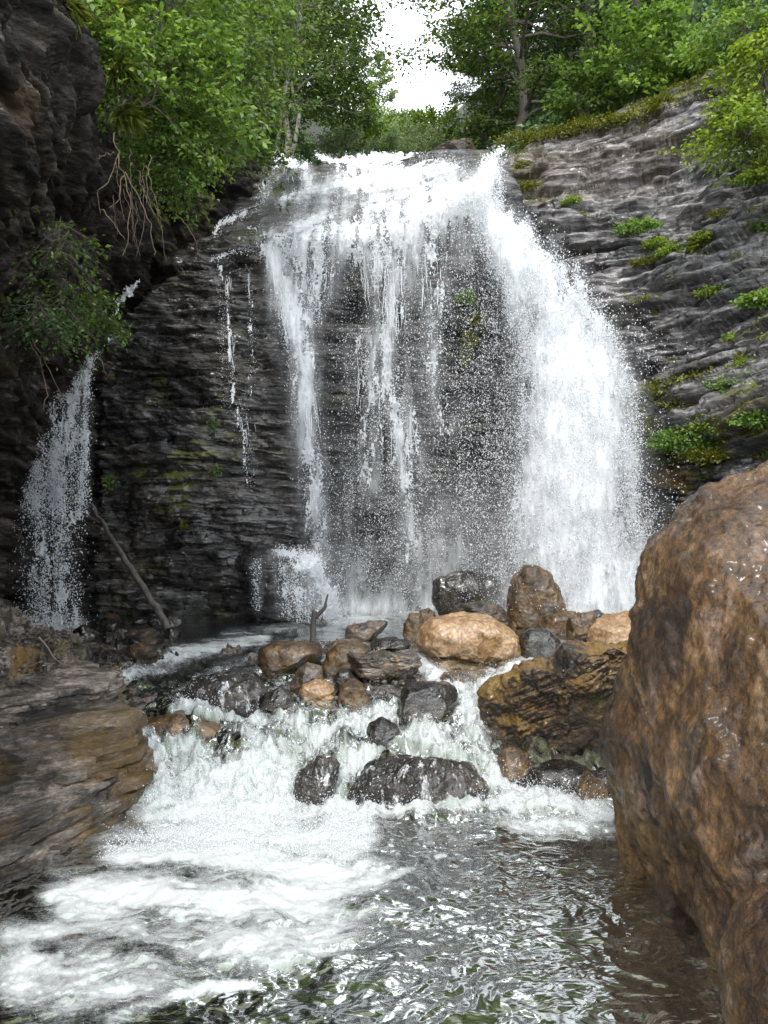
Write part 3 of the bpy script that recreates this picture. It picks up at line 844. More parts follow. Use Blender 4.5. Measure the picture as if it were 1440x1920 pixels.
# ------------------------------------------------------------------ left bank of broken shale
ctrl = np.array([  # x, y, z of the bank's broad shape
    (-1.84, 3.58, 0.0), (-1.70, 4.17, 0.02), (-1.60, 4.75, 0.05), (-1.58, 5.05, 0.1), (-1.85, 5.6, 0.35), (-2.1, 6.0, 0.42), (-2.4, 6.8, 0.42), (-3.0, 8.0, 0.45),
    (-1.72, 5.0, 0.56), (-2.0, 5.1, 0.58), (-2.2, 5.0, 0.50), (-2.4, 4.8, 0.48), (-1.95, 4.5, 0.25), (-2.1, 4.1, 0.22), (-2.3, 3.6, 0.25), (-2.0, 3.2, 0.0),
    (-2.5, 4.2, 0.52), (-2.8, 4.4, 0.7), (-2.15, 5.55, 0.78), (-2.4, 5.5, 0.86), (-2.8, 5.4, 0.95), (-3.2, 5.4, 1.5), (-2.45, 6.0, 0.85), (-2.75, 6.2, 1.05),
    (-2.95, 5.9, 1.45), (-3.2, 6.0, 1.8), (-3.4, 6.4, 1.9), (-3.2, 7.0, 0.9), (-3.7, 7.3, 1.0), (-3.6, 8.2, 0.55), (-2.6, 3.0, 0.35), (-3.2, 3.4, 1.0), (-3.2, 2.0, 0.7),
    (-2.2, 2.5, 0.0), (-3.3, 4.6, 1.6), (-4.2, 6.5, 2.2), (-4.2, 5.0, 2.4), (-1.2, 4.8, -0.3), (-1.3, 3.6, -0.3), (-1.3, 5.8, 0.1), (-1.8, 6.9, 0.2), (-2.4, 8.4, 0.3)])
bx = np.linspace(-4.2, -1.25, 520); by = np.linspace(2.4, 8.4, 800)
BX, BY = np.meshgrid(bx, by)
num = 0; den = 0
SH = 0.24 + 0.14 * np.exp(-((BY - 6.3) / 0.9) ** 2) - 0.2 * sstep(7.2, 8.2, BY)
for cx, cy, cz in ctrl:
    w = 1 / (((BX + SH - cx) ** 2 + (BY - cy) ** 2) + 0.004) ** 1.7
    num = num + w * cz; den = den + w
Hb = num / den
tq = 0.19
warpb = 0.25 * fbm2(BX * 1.2, BY * 1.2, 3, 61) + 0.08 * fbm2(BX * 5, BY * 5, 3, 62)
q = (Hb + 0.35 * warpb) / tq
fr = q - np.floor(q)
Hb = Hb + tq * 0.95 * (sstep(0.5, 0.72, fr) - fr) + 0.04 * fbm2(BX * 3, BY * 3, 4, 63)
q2 = (Hb + 0.06 * fbm2(BX * 7, BY * 5, 3, 66)) / 0.036; f2 = q2 - np.floor(q2)
Hb = Hb + 0.036 * 0.95 * (sstep(0.4, 0.7, f2) - f2) + 0.012 * fbm2(BX * 16, BY * 16, 3, 64)
for (cs, a) in ((0.30, 0.035), (0.11, 0.022), (0.045, 0.010)):
    hc, ec = cells(BX / cs + 0.6 * fbm2(BX * 2, BY * 2, 2, 67), BY / cs * 0.7 + BX / cs * 0.4, int(cs * 100))
    Hb = Hb + a * (hc + 0.6 * np.minimum(ec * 3, 1) - 0.4)
oc = sstep(0.2, 0.5, fbm3(BX * 1.8, BY * 1.8, Hb * 2.5, 4, 71) + 0.35 * fbm3(BX * 9, BY * 9, Hb * 9, 4, 73, 0.7) + 0.55 * np.exp(-(((BX + 1.85) / 0.25) ** 2 + ((BY - 5.05) / 0.3) ** 2))
           + 0.4 * np.exp(-(((BX + 2.2) / 0.12) ** 2 + ((BY - 4.6) / 0.35) ** 2)) - 0.15) * 0.75
ms = sstep(0.3, 0.55, fbm2(BX * 2.3, BY * 2.3, 4, 72) + 0.1) * 0.6 * sstep(5, 6, BY)
Hb = Hb - 0.22 * sstep(5.95, 5.6, BY) * sstep(-3.2, -2.7, BX)
o = mk('rock_bank', np.stack([BX, BY, Hb], -1).reshape(-1, 3), None, grid_quads(*BX.shape), M['bank_shale'], attrs={'ochre': oc, 'moss': ms})
tag(o, 'stepped brown shale bank with ochre algae at the lower left', 'rock bank', kind='structure')


# ------------------------------------------------------------------ boulders and stones
def boulder(name, outline, Y, depth, mat, label, seed, box=0.75, cuts=0, cutk=0.85, rough=0.022, fine=0.005, res=110, moss=None, ochre=None,
            lump=0.07, group=None, strat=0.0, dip=0.0, cat='boulder', yshift=0.0, sk=2.0, warp=0.1, micro=0.0):
    """A solid stone whose widest section, at depth Y, has the given outline."""
    pts = np.array([W(a, b, Y) for a, b in outline])[:, [0, 2]]
    nxt = np.roll(pts, -1, 0)
    cr = pts[:, 0] * nxt[:, 1] - nxt[:, 0] * pts[:, 1]
    A = cr.sum() / 2
    c = ((pts + nxt) * cr[:, None]).sum(0) / (6 * A)
    n = 720
    th = np.linspace(-np.pi, np.pi, n, endpoint=False)
    r = np.zeros(n)
    d = np.stack([np.cos(th), np.sin(th)], 1)
    for a, b in zip(pts - c, nxt - c):
        e = b - a
        det = d[:, 0] * (-e[1]) + e[0] * d[:, 1]
        det = np.where(np.abs(det) < 1e-9, 1e-9, det)
        t = (a[0] * (-e[1]) + e[0] * a[1]) / det
        s = (d[:, 0] * a[1] - d[:, 1] * a[0]) / det
        ok = (t > 0) & (s >= -1e-6) & (s <= 1 + 1e-6)
        r = np.where(ok, np.maximum(r, t), r)
    r = np.where(r == 0, np.median(r), r)
    k = np.array([1, 4, 6, 4, 1.]); k /= k.sum()
    for _ in range(4):
        r = sum(kk * np.roll(r, i - 2) for i, kk in enumerate(k))
    nu, nv = res * 2, res
    uu = np.linspace(-np.pi, np.pi, nu, endpoint=False)
    R = np.interp(uu, th, r, period=2 * np.pi)
    vv = np.linspace(-np.pi / 2, np.pi / 2, nv)
    cv = np.abs(np.cos(vv)) ** box; sv = np.sign(np.sin(vv)) * np.abs(np.sin(vv)) ** box
    Pt = np.empty((nv, nu, 3))
    Pt[..., 0] = cv[:, None] * R * np.cos(uu)
    Pt[..., 2] = cv[:, None] * R * np.sin(uu)
    Pt[..., 1] = sv[:, None] * depth + yshift * Pt[..., 2]
    size = np.sqrt(abs(A))
    g = np.random.RandomState(seed)
    for _ in range(cuts):
        nrm = g.normal(size=3); nrm[1] = -abs(nrm[1]) * 1.1; nrm /= np.linalg.norm(nrm)
        proj = Pt @ nrm
        h = np.percentile(proj, 99.5) * g.uniform(0.62, 0.9)
        ex = np.maximum(proj - h, 0) * cutk
        Pt -= ex[..., None] * nrm
    nn = normals(np.concatenate([Pt, Pt[:, :1]], 1))[:, :-1]
    cen = (Pt * nn).sum(-1).mean()
    if cen < 0: nn = -nn
    q = Pt / size
    dsp = lump * fbm3(q[..., 0] * 1.6, q[..., 1] * 1.6, q[..., 2] * 1.6, 3, seed) + rough * fbm3(q[..., 0] * 4.5, q[..., 1] * 4.5, q[..., 2] * 4.5, 4, seed + 5)
    dsp = dsp + fine * fbm3(q[..., 0] * 18, q[..., 1] * 18, q[..., 2] * 18, 3, seed + 8)
    if micro:
        dsp = dsp + micro * fbm3(q[..., 0] * 42, q[..., 1] * 42, q[..., 2] * 36, 2, seed + 11) + micro * .5 * fbm3(q[..., 0] * 95, q[..., 1] * 95, q[..., 2] * 80, 2, seed + 12)
    if strat:
        dsp = dsp + strat * strata(q[..., 0] * sk + q[..., 1] * sk, (q[..., 2] + dip * q[..., 0]) * sk, seed, warp=warp, ca=1.6, uf=0.6)
    edge = np.minimum(1, np.cos(vv) * 3)[:, None]
    Pt = Pt + nn * (dsp * size * (0.35 + 0.65 * edge))[..., None]
    Pt[0] = Pt[0].mean(0); Pt[-1] = Pt[-1].mean(0)
    # cap rings meet in a point, seam closes round
    idx = np.arange(nv * nu).reshape(nv, nu)
    i2 = np.roll(idx, -1, 1)
    qd = np.stack([idx[:-1], i2[:-1], i2[1:], idx[1:]], -1).reshape(-1, 4)
    nn = normals(np.concatenate([Pt, Pt[:, :1]], 1))[:, :-1]
    if (nn * Pt).sum(-1).mean() < 0: qd = qd[:, ::-1]; nn = -nn
    at = {}
    if strat: at['tone'] = bed_tone(q[..., 0] * sk + q[..., 1] * sk, (q[..., 2] + dip * q[..., 0]) * sk, seed, warp)
    if moss is not None: at['moss'] = moss(Pt / size, nn)
    if ochre is not None: at['ochre'] = ochre(Pt / size, nn)
    o = mk(name, Pt.reshape(-1, 3), None, qd, M[mat], attrs=at, loc=(c[0], Y, c[1]))
    return tag(o, label, cat, group)


def patch(seed, thr, up=0.6, amp=0.85, bias=None):
    def f(q, n):
        v = fbm3(q[..., 0] * 2.2, q[..., 1] * 2.2, q[..., 2] * 2.2, 4, seed) + up * n[..., 2]
        if bias: v = v + bias(q)
        return amp * sstep(thr, thr + 0.35, v)
    return f


boulder('boulder', [(1440, 850), (1392, 882), (1352, 922), (1322, 978), (1280, 1014), (1250, 1085), (1222, 1160), (1203, 1240), (1180, 1330), (1160, 1400), (1158, 1470),
                    (1166, 1560), (1170, 1640), (1186, 1740), (1228, 1850), (1300, 1960), (1400, 2060), (1700, 2120), (2000, 2000), (2080, 1500), (1960, 1050), (1760, 860), (1580, 822)],
        3.75, .95, 'brown_boulder', 'huge wet brown boulder filling the right edge beside the lower pool', 3, box=0.66, res=560, lump=0.045, rough=0.028, fine=0.007, micro=.0028, cuts=6, cutk=.6,
        moss=patch(4, 0.8, 0.2, 0.3), ochre=patch(14, 0.3, 0.1, 0.55))
boulder('boulder', [(1470, 1700), (1425, 1735), (1392, 1775), (1376, 1825), (1380, 1880), (1400, 1960), (1500, 2060), (1640, 2000), (1680, 1850), (1600, 1720)],
        2.75, 0.35, 'brown_boulder', 'smaller smooth brown boulder in the bottom right corner against the huge one', 6, res=260, lump=0.06, rough=0.03, micro=.004, ochre=patch(15, 0.3, 0.1, 0.6))

BO = [  # outline, base row of the waterline, depth ratio, material, label, seed, options
    ([(803, 1085), (815, 1072), (840, 1065), (885, 1069), (930, 1077), (955, 1093), (956, 1140), (940, 1175), (870, 1180), (820, 1170), (803, 1130)], 1160, .8, 'dark_stone',
     'black glossy wet boulder at the foot of the falls, left of the upright brown one', 11, dict(box=.7, lump=.07, res=120)),
    ([(950, 1185), (950, 1120), (962, 1082), (983, 1058), (1005, 1056), (1030, 1070), (1046, 1105), (1060, 1150), (1050, 1185), (1000, 1200)], 1177, .7, 'ochre_stone',
     'tall upright rounded brown boulder in front of the thick white torrent', 12, dict(box=.75, lump=.07, res=130)),
    ([(852, 1150), (862, 1133), (905, 1126), (945, 1133), (956, 1150), (956, 1190), (900, 1200), (855, 1185)], 1185, .9, 'grey_stone',
     'flat grey slab between the black boulder and the big tan one', 13, dict(box=.5, cuts=5, lump=.05, strat=.15)),
    ([(779, 1205), (786, 1175), (808, 1160), (860, 1154), (918, 1156), (948, 1176), (970, 1196), (975, 1220), (958, 1238), (905, 1244), (850, 1242), (800, 1232)], 1238, .75, 'tan_stone',
     'large smooth tan boulder lying in the middle of the stream', 14, dict(box=.8, lump=.05, rough=.025, fine=.005, res=150)),
    ([(757, 1170), (768, 1150), (788, 1152), (797, 1172), (796, 1195), (785, 1215), (762, 1212), (755, 1190)], 1200, .8, 'ochre_stone',
     'small rounded brown stone left of the big tan boulder', 15, {}),
    ([(783, 1160), (788, 1145), (803, 1140), (815, 1148), (816, 1168), (800, 1180), (786, 1176)], 1170, .8, 'ochre_stone',
     'small brown stone touching the left foot of the black boulder', 16, {}),
    ([(646, 1190), (652, 1174), (690, 1164), (725, 1162), (733, 1170), (726, 1190), (700, 1202), (670, 1212), (648, 1205)], 1203, .7, 'grey_stone',
     'low pale brown stone sloping up to the right beyond the dead stick', 17, dict(cuts=5)),
    ([(1013, 1175), (1020, 1158), (1050, 1150), (1078, 1146), (1085, 1165), (1078, 1190), (1045, 1200), (1018, 1195)], 1190, .8, 'ochre_stone',
     'low wet brown stone at the right foot of the upright boulder', 18, dict(cuts=4)),
    ([(1064, 1190), (1066, 1160), (1085, 1148), (1112, 1148), (1120, 1175), (1112, 1205), (1085, 1222), (1066, 1215)], 1207, .8, 'ochre_stone',
     'squat brown stone standing on end between the flat wet stone and the dark one', 19, dict(cuts=3)),
    ([(1092, 1165), (1100, 1147), (1120, 1143), (1138, 1155), (1142, 1175), (1125, 1195), (1100, 1190)], 1180, .8, 'dark_stone',
     'dark rounded stone against the white foot of the torrent', 20, {}),
    ([(1094, 1195), (1110, 1175), (1140, 1157), (1175, 1148), (1230, 1152), (1260, 1180), (1240, 1225), (1150, 1230), (1105, 1215)], 1215, .7, 'tan_stone',
     'pale brown smooth boulder half hidden behind the huge right boulder', 21, dict(cuts=3, lump=.05)),
    ([(968, 1215), (975, 1190), (1000, 1178), (1030, 1180), (1050, 1200), (1056, 1222), (1040, 1245), (1000, 1250), (970, 1240)], 1237, .8, 'dark_stone',
     'grey wet stone with water sliding over it right of the tan boulder', 22, {}),
    ([(908, 1345), (914, 1300), (945, 1270), (985, 1243), (1030, 1232), (1062, 1210), (1115, 1200), (1172, 1198), (1230, 1230), (1260, 1330), (1220, 1430), (1120, 1450), (1000, 1440), (935, 1410), (913, 1380)],
     1408, .55, 'rough_brown', 'big rough dark brown wedge boulder with a mossy face beside the huge boulder', 23,
     dict(box=.62, cuts=7, lump=.08, rough=.06, fine=.016, res=240, strat=.09, dip=-.45, yshift=-.45, ochre=patch(24, .3, .8, .9), micro=.003, moss=patch(23, .35, .2, .8, lambda q: .5 * np.exp(-((q[..., 0] + .05) / .3) ** 2 - ((q[..., 2] - .12) / .14) ** 2) - .2))),
    ([(737, 1345), (738, 1312), (752, 1292), (790, 1281), (843, 1280), (860, 1297), (863, 1330), (850, 1360), (790, 1365), (745, 1362)], 1345, .7, 'dark_stone',
     'dark angular wet block split into two faces in the rapids', 24, dict(box=.5, cuts=8, lump=.05)),
    ([(645, 1232), (655, 1227), (780, 1229), (787, 1250), (780, 1268), (720, 1275), (655, 1262)], 1275, .4, 'grey_stone',
     'long flat-topped grey slab lying across the stones left of the tan boulder', 25, dict(box=.35, cuts=3, lump=.03, strat=.25, rough=.03)),
    ([(603, 1245), (612, 1222), (640, 1206), (672, 1205), (692, 1215), (690, 1245), (650, 1270), (612, 1268)], 1262, .9, 'ochre_stone',
     'rounded ochre stone behind the long flat grey slab', 26, {}),
    ([(483, 1235), (492, 1213), (520, 1205), (560, 1207), (607, 1210), (613, 1225), (600, 1248), (540, 1262), (495, 1262)], 1255, .7, 'ochre_stone',
     'long ochre and grey boulder below the dead stick', 27, dict(lump=.07, cuts=3)),
    ([(563, 1300), (568, 1283), (590, 1275), (617, 1280), (628, 1295), (620, 1315), (585, 1320), (566, 1314)], 1312, .8, 'tan_stone',
     'small pinkish stone in the middle of the little pile', 28, dict(rough=.02)),
    ([(630, 1310), (640, 1285), (665, 1271), (685, 1290), (697, 1312), (680, 1330), (640, 1328)], 1316, .9, 'ochre_stone',
     'small pointed ochre stone under the long grey slab', 29, dict(cuts=6, box=.6)),
    ([(487, 1325), (497, 1302), (525, 1288), (545, 1298), (552, 1322), (530, 1345), (492, 1345)], 1332, .9, 'dark_stone',
     'dark rough stone at the left end of the little pile', 30, dict(cuts=5)),
    ([(535, 1290), (548, 1262), (575, 1244), (602, 1252), (608, 1280), (590, 1305), (550, 1310)], 1298, .9, 'grey_stone',
     'tilted grey stone wedged under the long ochre boulder', 31, dict(cuts=6)),
    ([(598, 1308), (603, 1300), (618, 1300), (627, 1307), (622, 1318), (602, 1318)], 1313, .9, 'tan_stone',
     'fist-sized pale stone right of the pinkish one', 32, dict(cuts=2)),
    ([(626, 1275), (634, 1258), (655, 1255), (665, 1272), (655, 1295), (632, 1292)], 1290, .9, 'dark_stone',
     'small grey stone in the gap below the slab and the ochre stone', 33, {}),
    ([(826, 1275), (834, 1262), (875, 1258), (912, 1262), (918, 1280), (880, 1295), (834, 1292)], 1283, .7, 'grey_stone',
     'low flat stone in the white water right below the tan boulder', 34, dict(box=.5, cuts=4)),
    ([(648, 1510), (656, 1475), (690, 1440), (745, 1424), (820, 1420), (880, 1437), (912, 1468), (915, 1510), (880, 1545), (700, 1550)], 1508, .45, 'washed_stone',
     'broad dark rounded rock with water sheeting over it above the lower pool', 35, dict(lump=.06, rough=.035, fine=.012, res=170)),
    ([(689, 1385), (693, 1360), (715, 1350), (745, 1362), (770, 1395), (760, 1420), (700, 1418)], 1400, .8, 'dark_stone',
     'reddish brown pointed stone above the broad dark rock', 36, dict(cuts=5)),
    ([(932, 1425), (940, 1405), (965, 1400), (992, 1415), (1000, 1440), (985, 1465), (945, 1462)], 1448, .8, 'ochre_stone',
     'small brown stone in white water under the wedge boulder', 37, dict(cuts=4)),
    ([(1072, 1478), (1080, 1458), (1105, 1450), (1130, 1462), (1145, 1485), (1125, 1510), (1080, 1505)], 1488, .8, 'ochre_stone',
     'small yellow-brown stone in foam beside the huge boulder', 38, dict(cuts=4)),
    ([(960, 1460), (1000, 1436), (1070, 1432), (1140, 1445), (1200, 1470), (1140, 1500), (1000, 1490)], 1470, .5, 'dark_stone',
     'low brown wet ledge awash between the wedge boulder and the foam', 39, dict(box=.6)),
    ([(345, 1310), (365, 1278), (410, 1262), (470, 1268), (505, 1295), (500, 1335), (430, 1350), (355, 1345)], 1330, .8, 'washed_stone',
     'dark rounded rock with a thin sheet of water left of the little pile', 40, dict(lump=.08, rough=.05)),
    ([(250, 1365), (280, 1342), (340, 1335), (400, 1345), (430, 1365), (380, 1400), (280, 1400)], 1378, .7, 'ochre_stone',
     'flat brown rock at the brink of the little cascade, by the left bank', 41, dict(box=.6)),
    ([(545, 1500), (560, 1450), (600, 1420), (640, 1430), (625, 1480), (590, 1525)], 1495, .5, 'washed_stone',
     'dark rock showing through the middle of the little cascade', 42, dict(rough=.06)),
    ([(600, 1222), (614, 1208), (640, 1198), (668, 1200), (680, 1215), (650, 1226)], 1222, .8, 'grey_stone',
     'flat brown stone behind the ochre stone, near the stick', 43, dict(cuts=4)),
    ([(690, 1215), (700, 1200), (740, 1196), (770, 1205), (765, 1222), (715, 1226)], 1220, .8, 'dark_stone',
     'low dark wet stone left of the tan boulder', 44, dict(cuts=4)),
]
for out, base, dr, mat, label, seed, kw in BO:
    lev = 0.5
    Yb = (EYE - lev) * F / (base - 960)
    for _ in range(20):
        lev = float(water_level((out[0][0] - 720) / F * Yb, Yb))
        Yb = 0.5 * Yb + 0.5 * (EYE - lev) * F / (base - 960)
    xs = [p[0] for p in out]
    wid = (max(xs) - min(xs)) / F * Yb
    dp = dr * wid * 0.5
    Yc = Yb + dp * 0.75
    kw = dict(kw)
    if 'ochre' not in kw and mat in ('tan_stone', 'grey_stone'): kw['ochre'] = patch(seed, .45, .1, .6)
    boulder('boulder' if wid > .55 else 'stone', out, Yc, dp, mat, label, seed, cat='boulder' if wid > .55 else 'stone', **kw)

def shale_stack(label, bottom, top, z0, z1, seed, thick=(.018, .055), dip=(0, 0), jag=.045, ochre_c=None):
    """A ledge of shale sheets lying on one another, each with its own broken edge."""
    g = np.random.RandomState(seed)
    bottom = np.array(bottom, float); top = np.array(top, float)

    def dense(P, n=150):
        Q = np.vstack([P, P[:1]]); L = np.concatenate([[0], np.cumsum(np.linalg.norm(np.diff(Q, axis=0), axis=1))])
        t = np.linspace(0, L[-1], n, endpoint=False)
        return np.stack([np.interp(t, L, Q[:, 0]), np.interp(t, L, Q[:, 1])], 1)
    B = dense(bottom); Tt = dense(top); n = len(B)
    V = []; T = []; Qd = []; OC = []; nv = 0
    z = z0
    cx = B.mean(0)
    while z < z1:
        h = g.uniform(*thick); f = (z - z0) / (z1 - z0)
        P = B * (1 - f) + Tt * f
        out = P - cx; out /= np.linalg.norm(out, axis=1, keepdims=True)
        k = np.cumsum(g.uniform(0, 1, n) < .22)                     # pieces of edge broken at different depths
        jk = g.uniform(-1, 1, k.max() + 2)[k] * jag * g.uniform(.5, 1.3) + g.normal(0, .004, n) + g.uniform(-.4, .4) * jag
        P = P + out * jk[:, None]
        zt = z + h + dip[0] * (P[:, 0] - cx[0]) + dip[1] * (P[:, 1] - cx[1]) + g.normal(0, .0025, n)
        zb = z - .004 + dip[0] * (P[:, 0] - cx[0]) + dip[1] * (P[:, 1] - cx[1])
        P2 = P - out * np.abs(g.normal(0, .006, n))[:, None]
        rings = [np.column_stack([P, zb]), np.column_stack([P, zb + (zt - zb) * .75]), np.column_stack([P2, zt])]
        m = cx + (P2 - cx) * .55
        rings.append(np.column_stack([m, zt + g.normal(0, .006, n)]))
        for r in rings: V.append(r)
        a = np.arange(n); b = (a + 1) % n
        for r in range(3):
            Qd.append(np.stack([nv + r * n + a, nv + r * n + b, nv + (r + 1) * n + b, nv + (r + 1) * n + a], 1))
        V.append(np.array([[cx[0], cx[1], z + h]])); ci = nv + 4 * n
        T.append(np.stack([nv + 3 * n + a, nv + 3 * n + b, np.full(n, ci)], 1))
        nv += 4 * n + 1
        z += h * g.uniform(.85, 1.0)
    V = np.concatenate(V)
    oc = sstep(.2, .55, fbm3(V[:, 0] * 2.2, V[:, 1] * 2.2, V[:, 2] * 3, 4, seed) + .3 * fbm3(V[:, 0] * 10, V[:, 1] * 10, V[:, 2] * 10, 3, seed + 2))
    if ochre_c: oc = oc * .5 + sstep(.2, .7, np.exp(-((V[:, 0] - ochre_c[0]) / ochre_c[2]) ** 2 - ((V[:, 1] - ochre_c[1]) / ochre_c[2]) ** 2) + .5 * fbm3(V[:, 0] * 7, V[:, 1] * 7, V[:, 2] * 7, 3, seed + 5))
    tone = np.repeat(g.uniform(-.45, .5, len(V) // (4 * n + 1)), 4 * n + 1)
    o = mk('rock_ledge', V, np.concatenate(T), np.concatenate(Qd), M['bank_shale'], smooth=False, attrs={'ochre': np.clip(oc, 0, 1) * .5, 'tone': tone})
    return tag(o, label, 'rock ledge')


shale_stack('upper ledge of thin dark shale sheets on the left bank', [(-2.12, 6.0), (-2.14, 5.6), (-2.35, 5.35), (-2.7, 5.15), (-3.4, 5.0), (-3.5, 6.6), (-2.7, 6.5)],
            [(-2.10, 5.95), (-2.12, 5.55), (-2.36, 5.3), (-2.7, 5.1), (-3.4, 4.9), (-3.5, 6.6), (-2.7, 6.4)], .34, .72, 71, (.014, .04), (.0, .02), .05)
shale_stack('big grey shale block with ochre algae on the left bank', [(-1.62, 5.3), (-1.62, 4.98), (-1.74, 4.6), (-2.0, 4.32), (-2.6, 4.0), (-3.3, 3.9), (-3.4, 5.7), (-2.2, 5.7)],
            [(-1.70, 5.28), (-1.70, 5.06), (-1.98, 4.92), (-2.35, 4.8), (-2.8, 4.7), (-3.3, 4.6), (-3.4, 5.7), (-2.2, 5.7)], -.05, .52, 72, (.025, .075), (.03, .06), .05, (-1.85, 5.05, .35))
shale_stack('dark layered shale steps at the water on the left bank', [(-1.66, 5.0), (-1.68, 4.7), (-1.77, 4.3), (-1.88, 3.9), (-1.98, 3.5), (-2.12, 3.1), (-3.2, 2.7), (-3.4, 4.2), (-2.2, 4.9)],
            [(-1.74, 4.95), (-1.86, 4.62), (-2.05, 4.3), (-2.25, 3.9), (-2.45, 3.5), (-2.65, 3.2), (-3.2, 3.0), (-3.4, 4.2), (-2.2, 4.9)], -.15, .24, 73, (.014, .04), (-.02, .03), .06)

g = np.random.RandomState(44)


def chips(n, xr, yr, zf, r0, r1, seed, flat=.35):
    g = np.random.RandomState(seed)
    x = g.uniform(*xr, n); y = g.uniform(*yr, n)
    V, T = droplets(np.zeros((n, 3)), r0 + (r1 - r0) * g.beta(1.2, 3, n), 1.3, seed)
    V = V.reshape(n, 6, 3) * np.array([1, 1, flat]) + np.stack([x, y, zf(x, y)], 1)[:, None, :]
    return V.reshape(-1, 3), T


def bank_height(x, y):
    i = np.clip(((y - by[0]) / (by[1] - by[0])).astype(int), 0, len(by) - 1); j = np.clip(((x - bx[0]) / (bx[1] - bx[0])).astype(int), 0, len(bx) - 1)
    h = Hb[i, j]
    return np.where((y > 4.95) & (y < 5.6) & (x < -1.78), np.maximum(h, .56), h) + .008


V, T = chips(5200, (-3.3, -1.75), (4.9, 8.0), bank_height, .008, .045, 45)
o = mk('shale_chips', V, T, None, M['bank_shale'], smooth=False)
tag(o, 'loose shale chips strewn over the left bank', 'gravel', kind='stuff')
V, T = chips(1500, (-1.3, 1.1), (6.4, 9.2), lambda x, y: water_level(x, y) - .03 + .05 * fbm2(x * 2, y * 2, 2, 9), .012, .05, 46, .7)
o = mk('gravel', V, T, None, M['grey_stone'], smooth=True)
tag(o, 'wet gravel between the stones of the little pile', 'gravel', kind='stuff')

# rubble heap at the cliff's foot
protos = []
g = np.random.RandomState(5)
for i in range(30):
    px = g.uniform(135, 335); py = g.uniform(1172, 1238) - (px < 200) * 0
    lev = 0.52
    Y = (EYE - lev) * F / (py - 960)
    if i < 4:
        s = 26
        a = np.linspace(0, 2 * np.pi, 9)[:-1]
        outl = [(px + s * np.cos(t) * g.uniform(.8, 1.2), py + .6 * s * np.sin(t) * g.uniform(.8, 1.2)) for t in a]
        o = boulder('stone', outl, Y, .12, ['dark_stone', 'dark_stone', 'rough_brown', 'dark_stone'][i], 'dark wet stone in the rubble heap at the foot of the leaning log', 50 + i, res=40,
                    cuts=5, group='rubble stones at the foot of the leaning log', cat='stone')
        protos.append(o)
    else:
        o = protos[i % 4].copy(); COL.objects.link(o)
        x, y, z = W(px, py, Y)
        o.location = (x, y, lev + g.uniform(-.03, .12))
        o.rotation_euler = (g.uniform(-.4, .4), g.uniform(-.4, .4), g.uniform(0, 6.28))
        k = g.uniform(.5, 1.1); o.scale = (k, k, k * g.uniform(.6, 1))

# slab on the lip of the falls
boulder('boulder', [(802, 292), (840, 281), (885, 273), (893, 290), (892, 325), (860, 332), (820, 322)], 13.3, .45, 'rough_brown',
        'tilted brown slab standing on the lip of the falls', 60, box=.4, cuts=4, lump=.04, strat=.2)

# ------------------------------------------------------------------ falling water
def sample_density(strokes, n, box, depth, seed, spread=0.12, rmin=0.004, rmax=0.013, power=1.0, extra=None, jit=2.5, clump=0.85):
    g = np.random.RandomState(seed)
    x0, y0, x1, y1 = box
    ax_ = np.arange(x0, x1, 3.0); ay_ = np.arange(y0, y1, 3.0)
    A, B = np.meshgrid(ax_, ay_)
    D = np.clip(foam_strokes(A, B, strokes), 0, 1.0) ** power
    if extra is not None: D = np.maximum(D, extra(A, B))
    D = D * np.clip(1 + clump * (1.2 * fbm2(A * 0.035, B * 0.008, 4, seed + 2, 0.7) + 0.6 * pn2(A * 0.12, B * 0.07, seed + 3)), 0.02, 3)
    p = D.ravel() / D.sum()
    i = g.choice(len(p), n, p=p)
    px = A.ravel()[i] + g.uniform(-jit, jit, n); py = B.ravel()[i] + g.uniform(-jit, jit, n)
    Y = depth(px, py) - np.abs(g.normal(0, spread, n)) - 0.03
    P = np.stack(W(px, py, Y), -1)
    r = rmin + (rmax - rmin) * g.beta(1.1, 3.2, n)
    return P, r


def lace(strokes, box, step, depth, seed, thr=0.6, amp=0.05, bulge=0.0, streak=(7, 1.8), nz=0.5, fine=0.3, soft=1.0):
    x0, y0, x1, y1 = box
    A, B = np.meshgrid(np.arange(x0, x1, step), np.arange(y0, y1, step))
    D = np.clip(foam_strokes(A, B, strokes), 0, 1.3)
    Y = depth(A, B)
    X = (A - 720) / F * Y; Zz = EYE - (B - 960) / F * Y
    st = fbm2(X * streak[0], Zz * streak[1], 4, seed, 0.65)
    fi = fbm2(X * 26, Zz * 19, 3, seed + 4, 0.7)
    keep = (D + nz * st + fine * fi) > thr
    keep &= D > 0.06
    off = 0.05 + amp * fbm3(X * 3.2, Y * 2, Zz * 2.4, 4, seed + 7, 0.5) + amp * 0.55 * soft * fbm2(X * 13, Zz * 9, 3, seed + 8, 0.7) + bulge * np.clip(D, 0, 1.1)
    Yf = Y - off
    V = np.stack(W(A, B, Yf), -1)
    k = keep[:-1, :-1] & (keep[1:, 1:] | keep[:-1, 1:])
    q = grid_quads(*A.shape, keep=k)[:, ::-1]
    V, q, _ = compact(V.reshape(-1, 3), q)
    return V, q


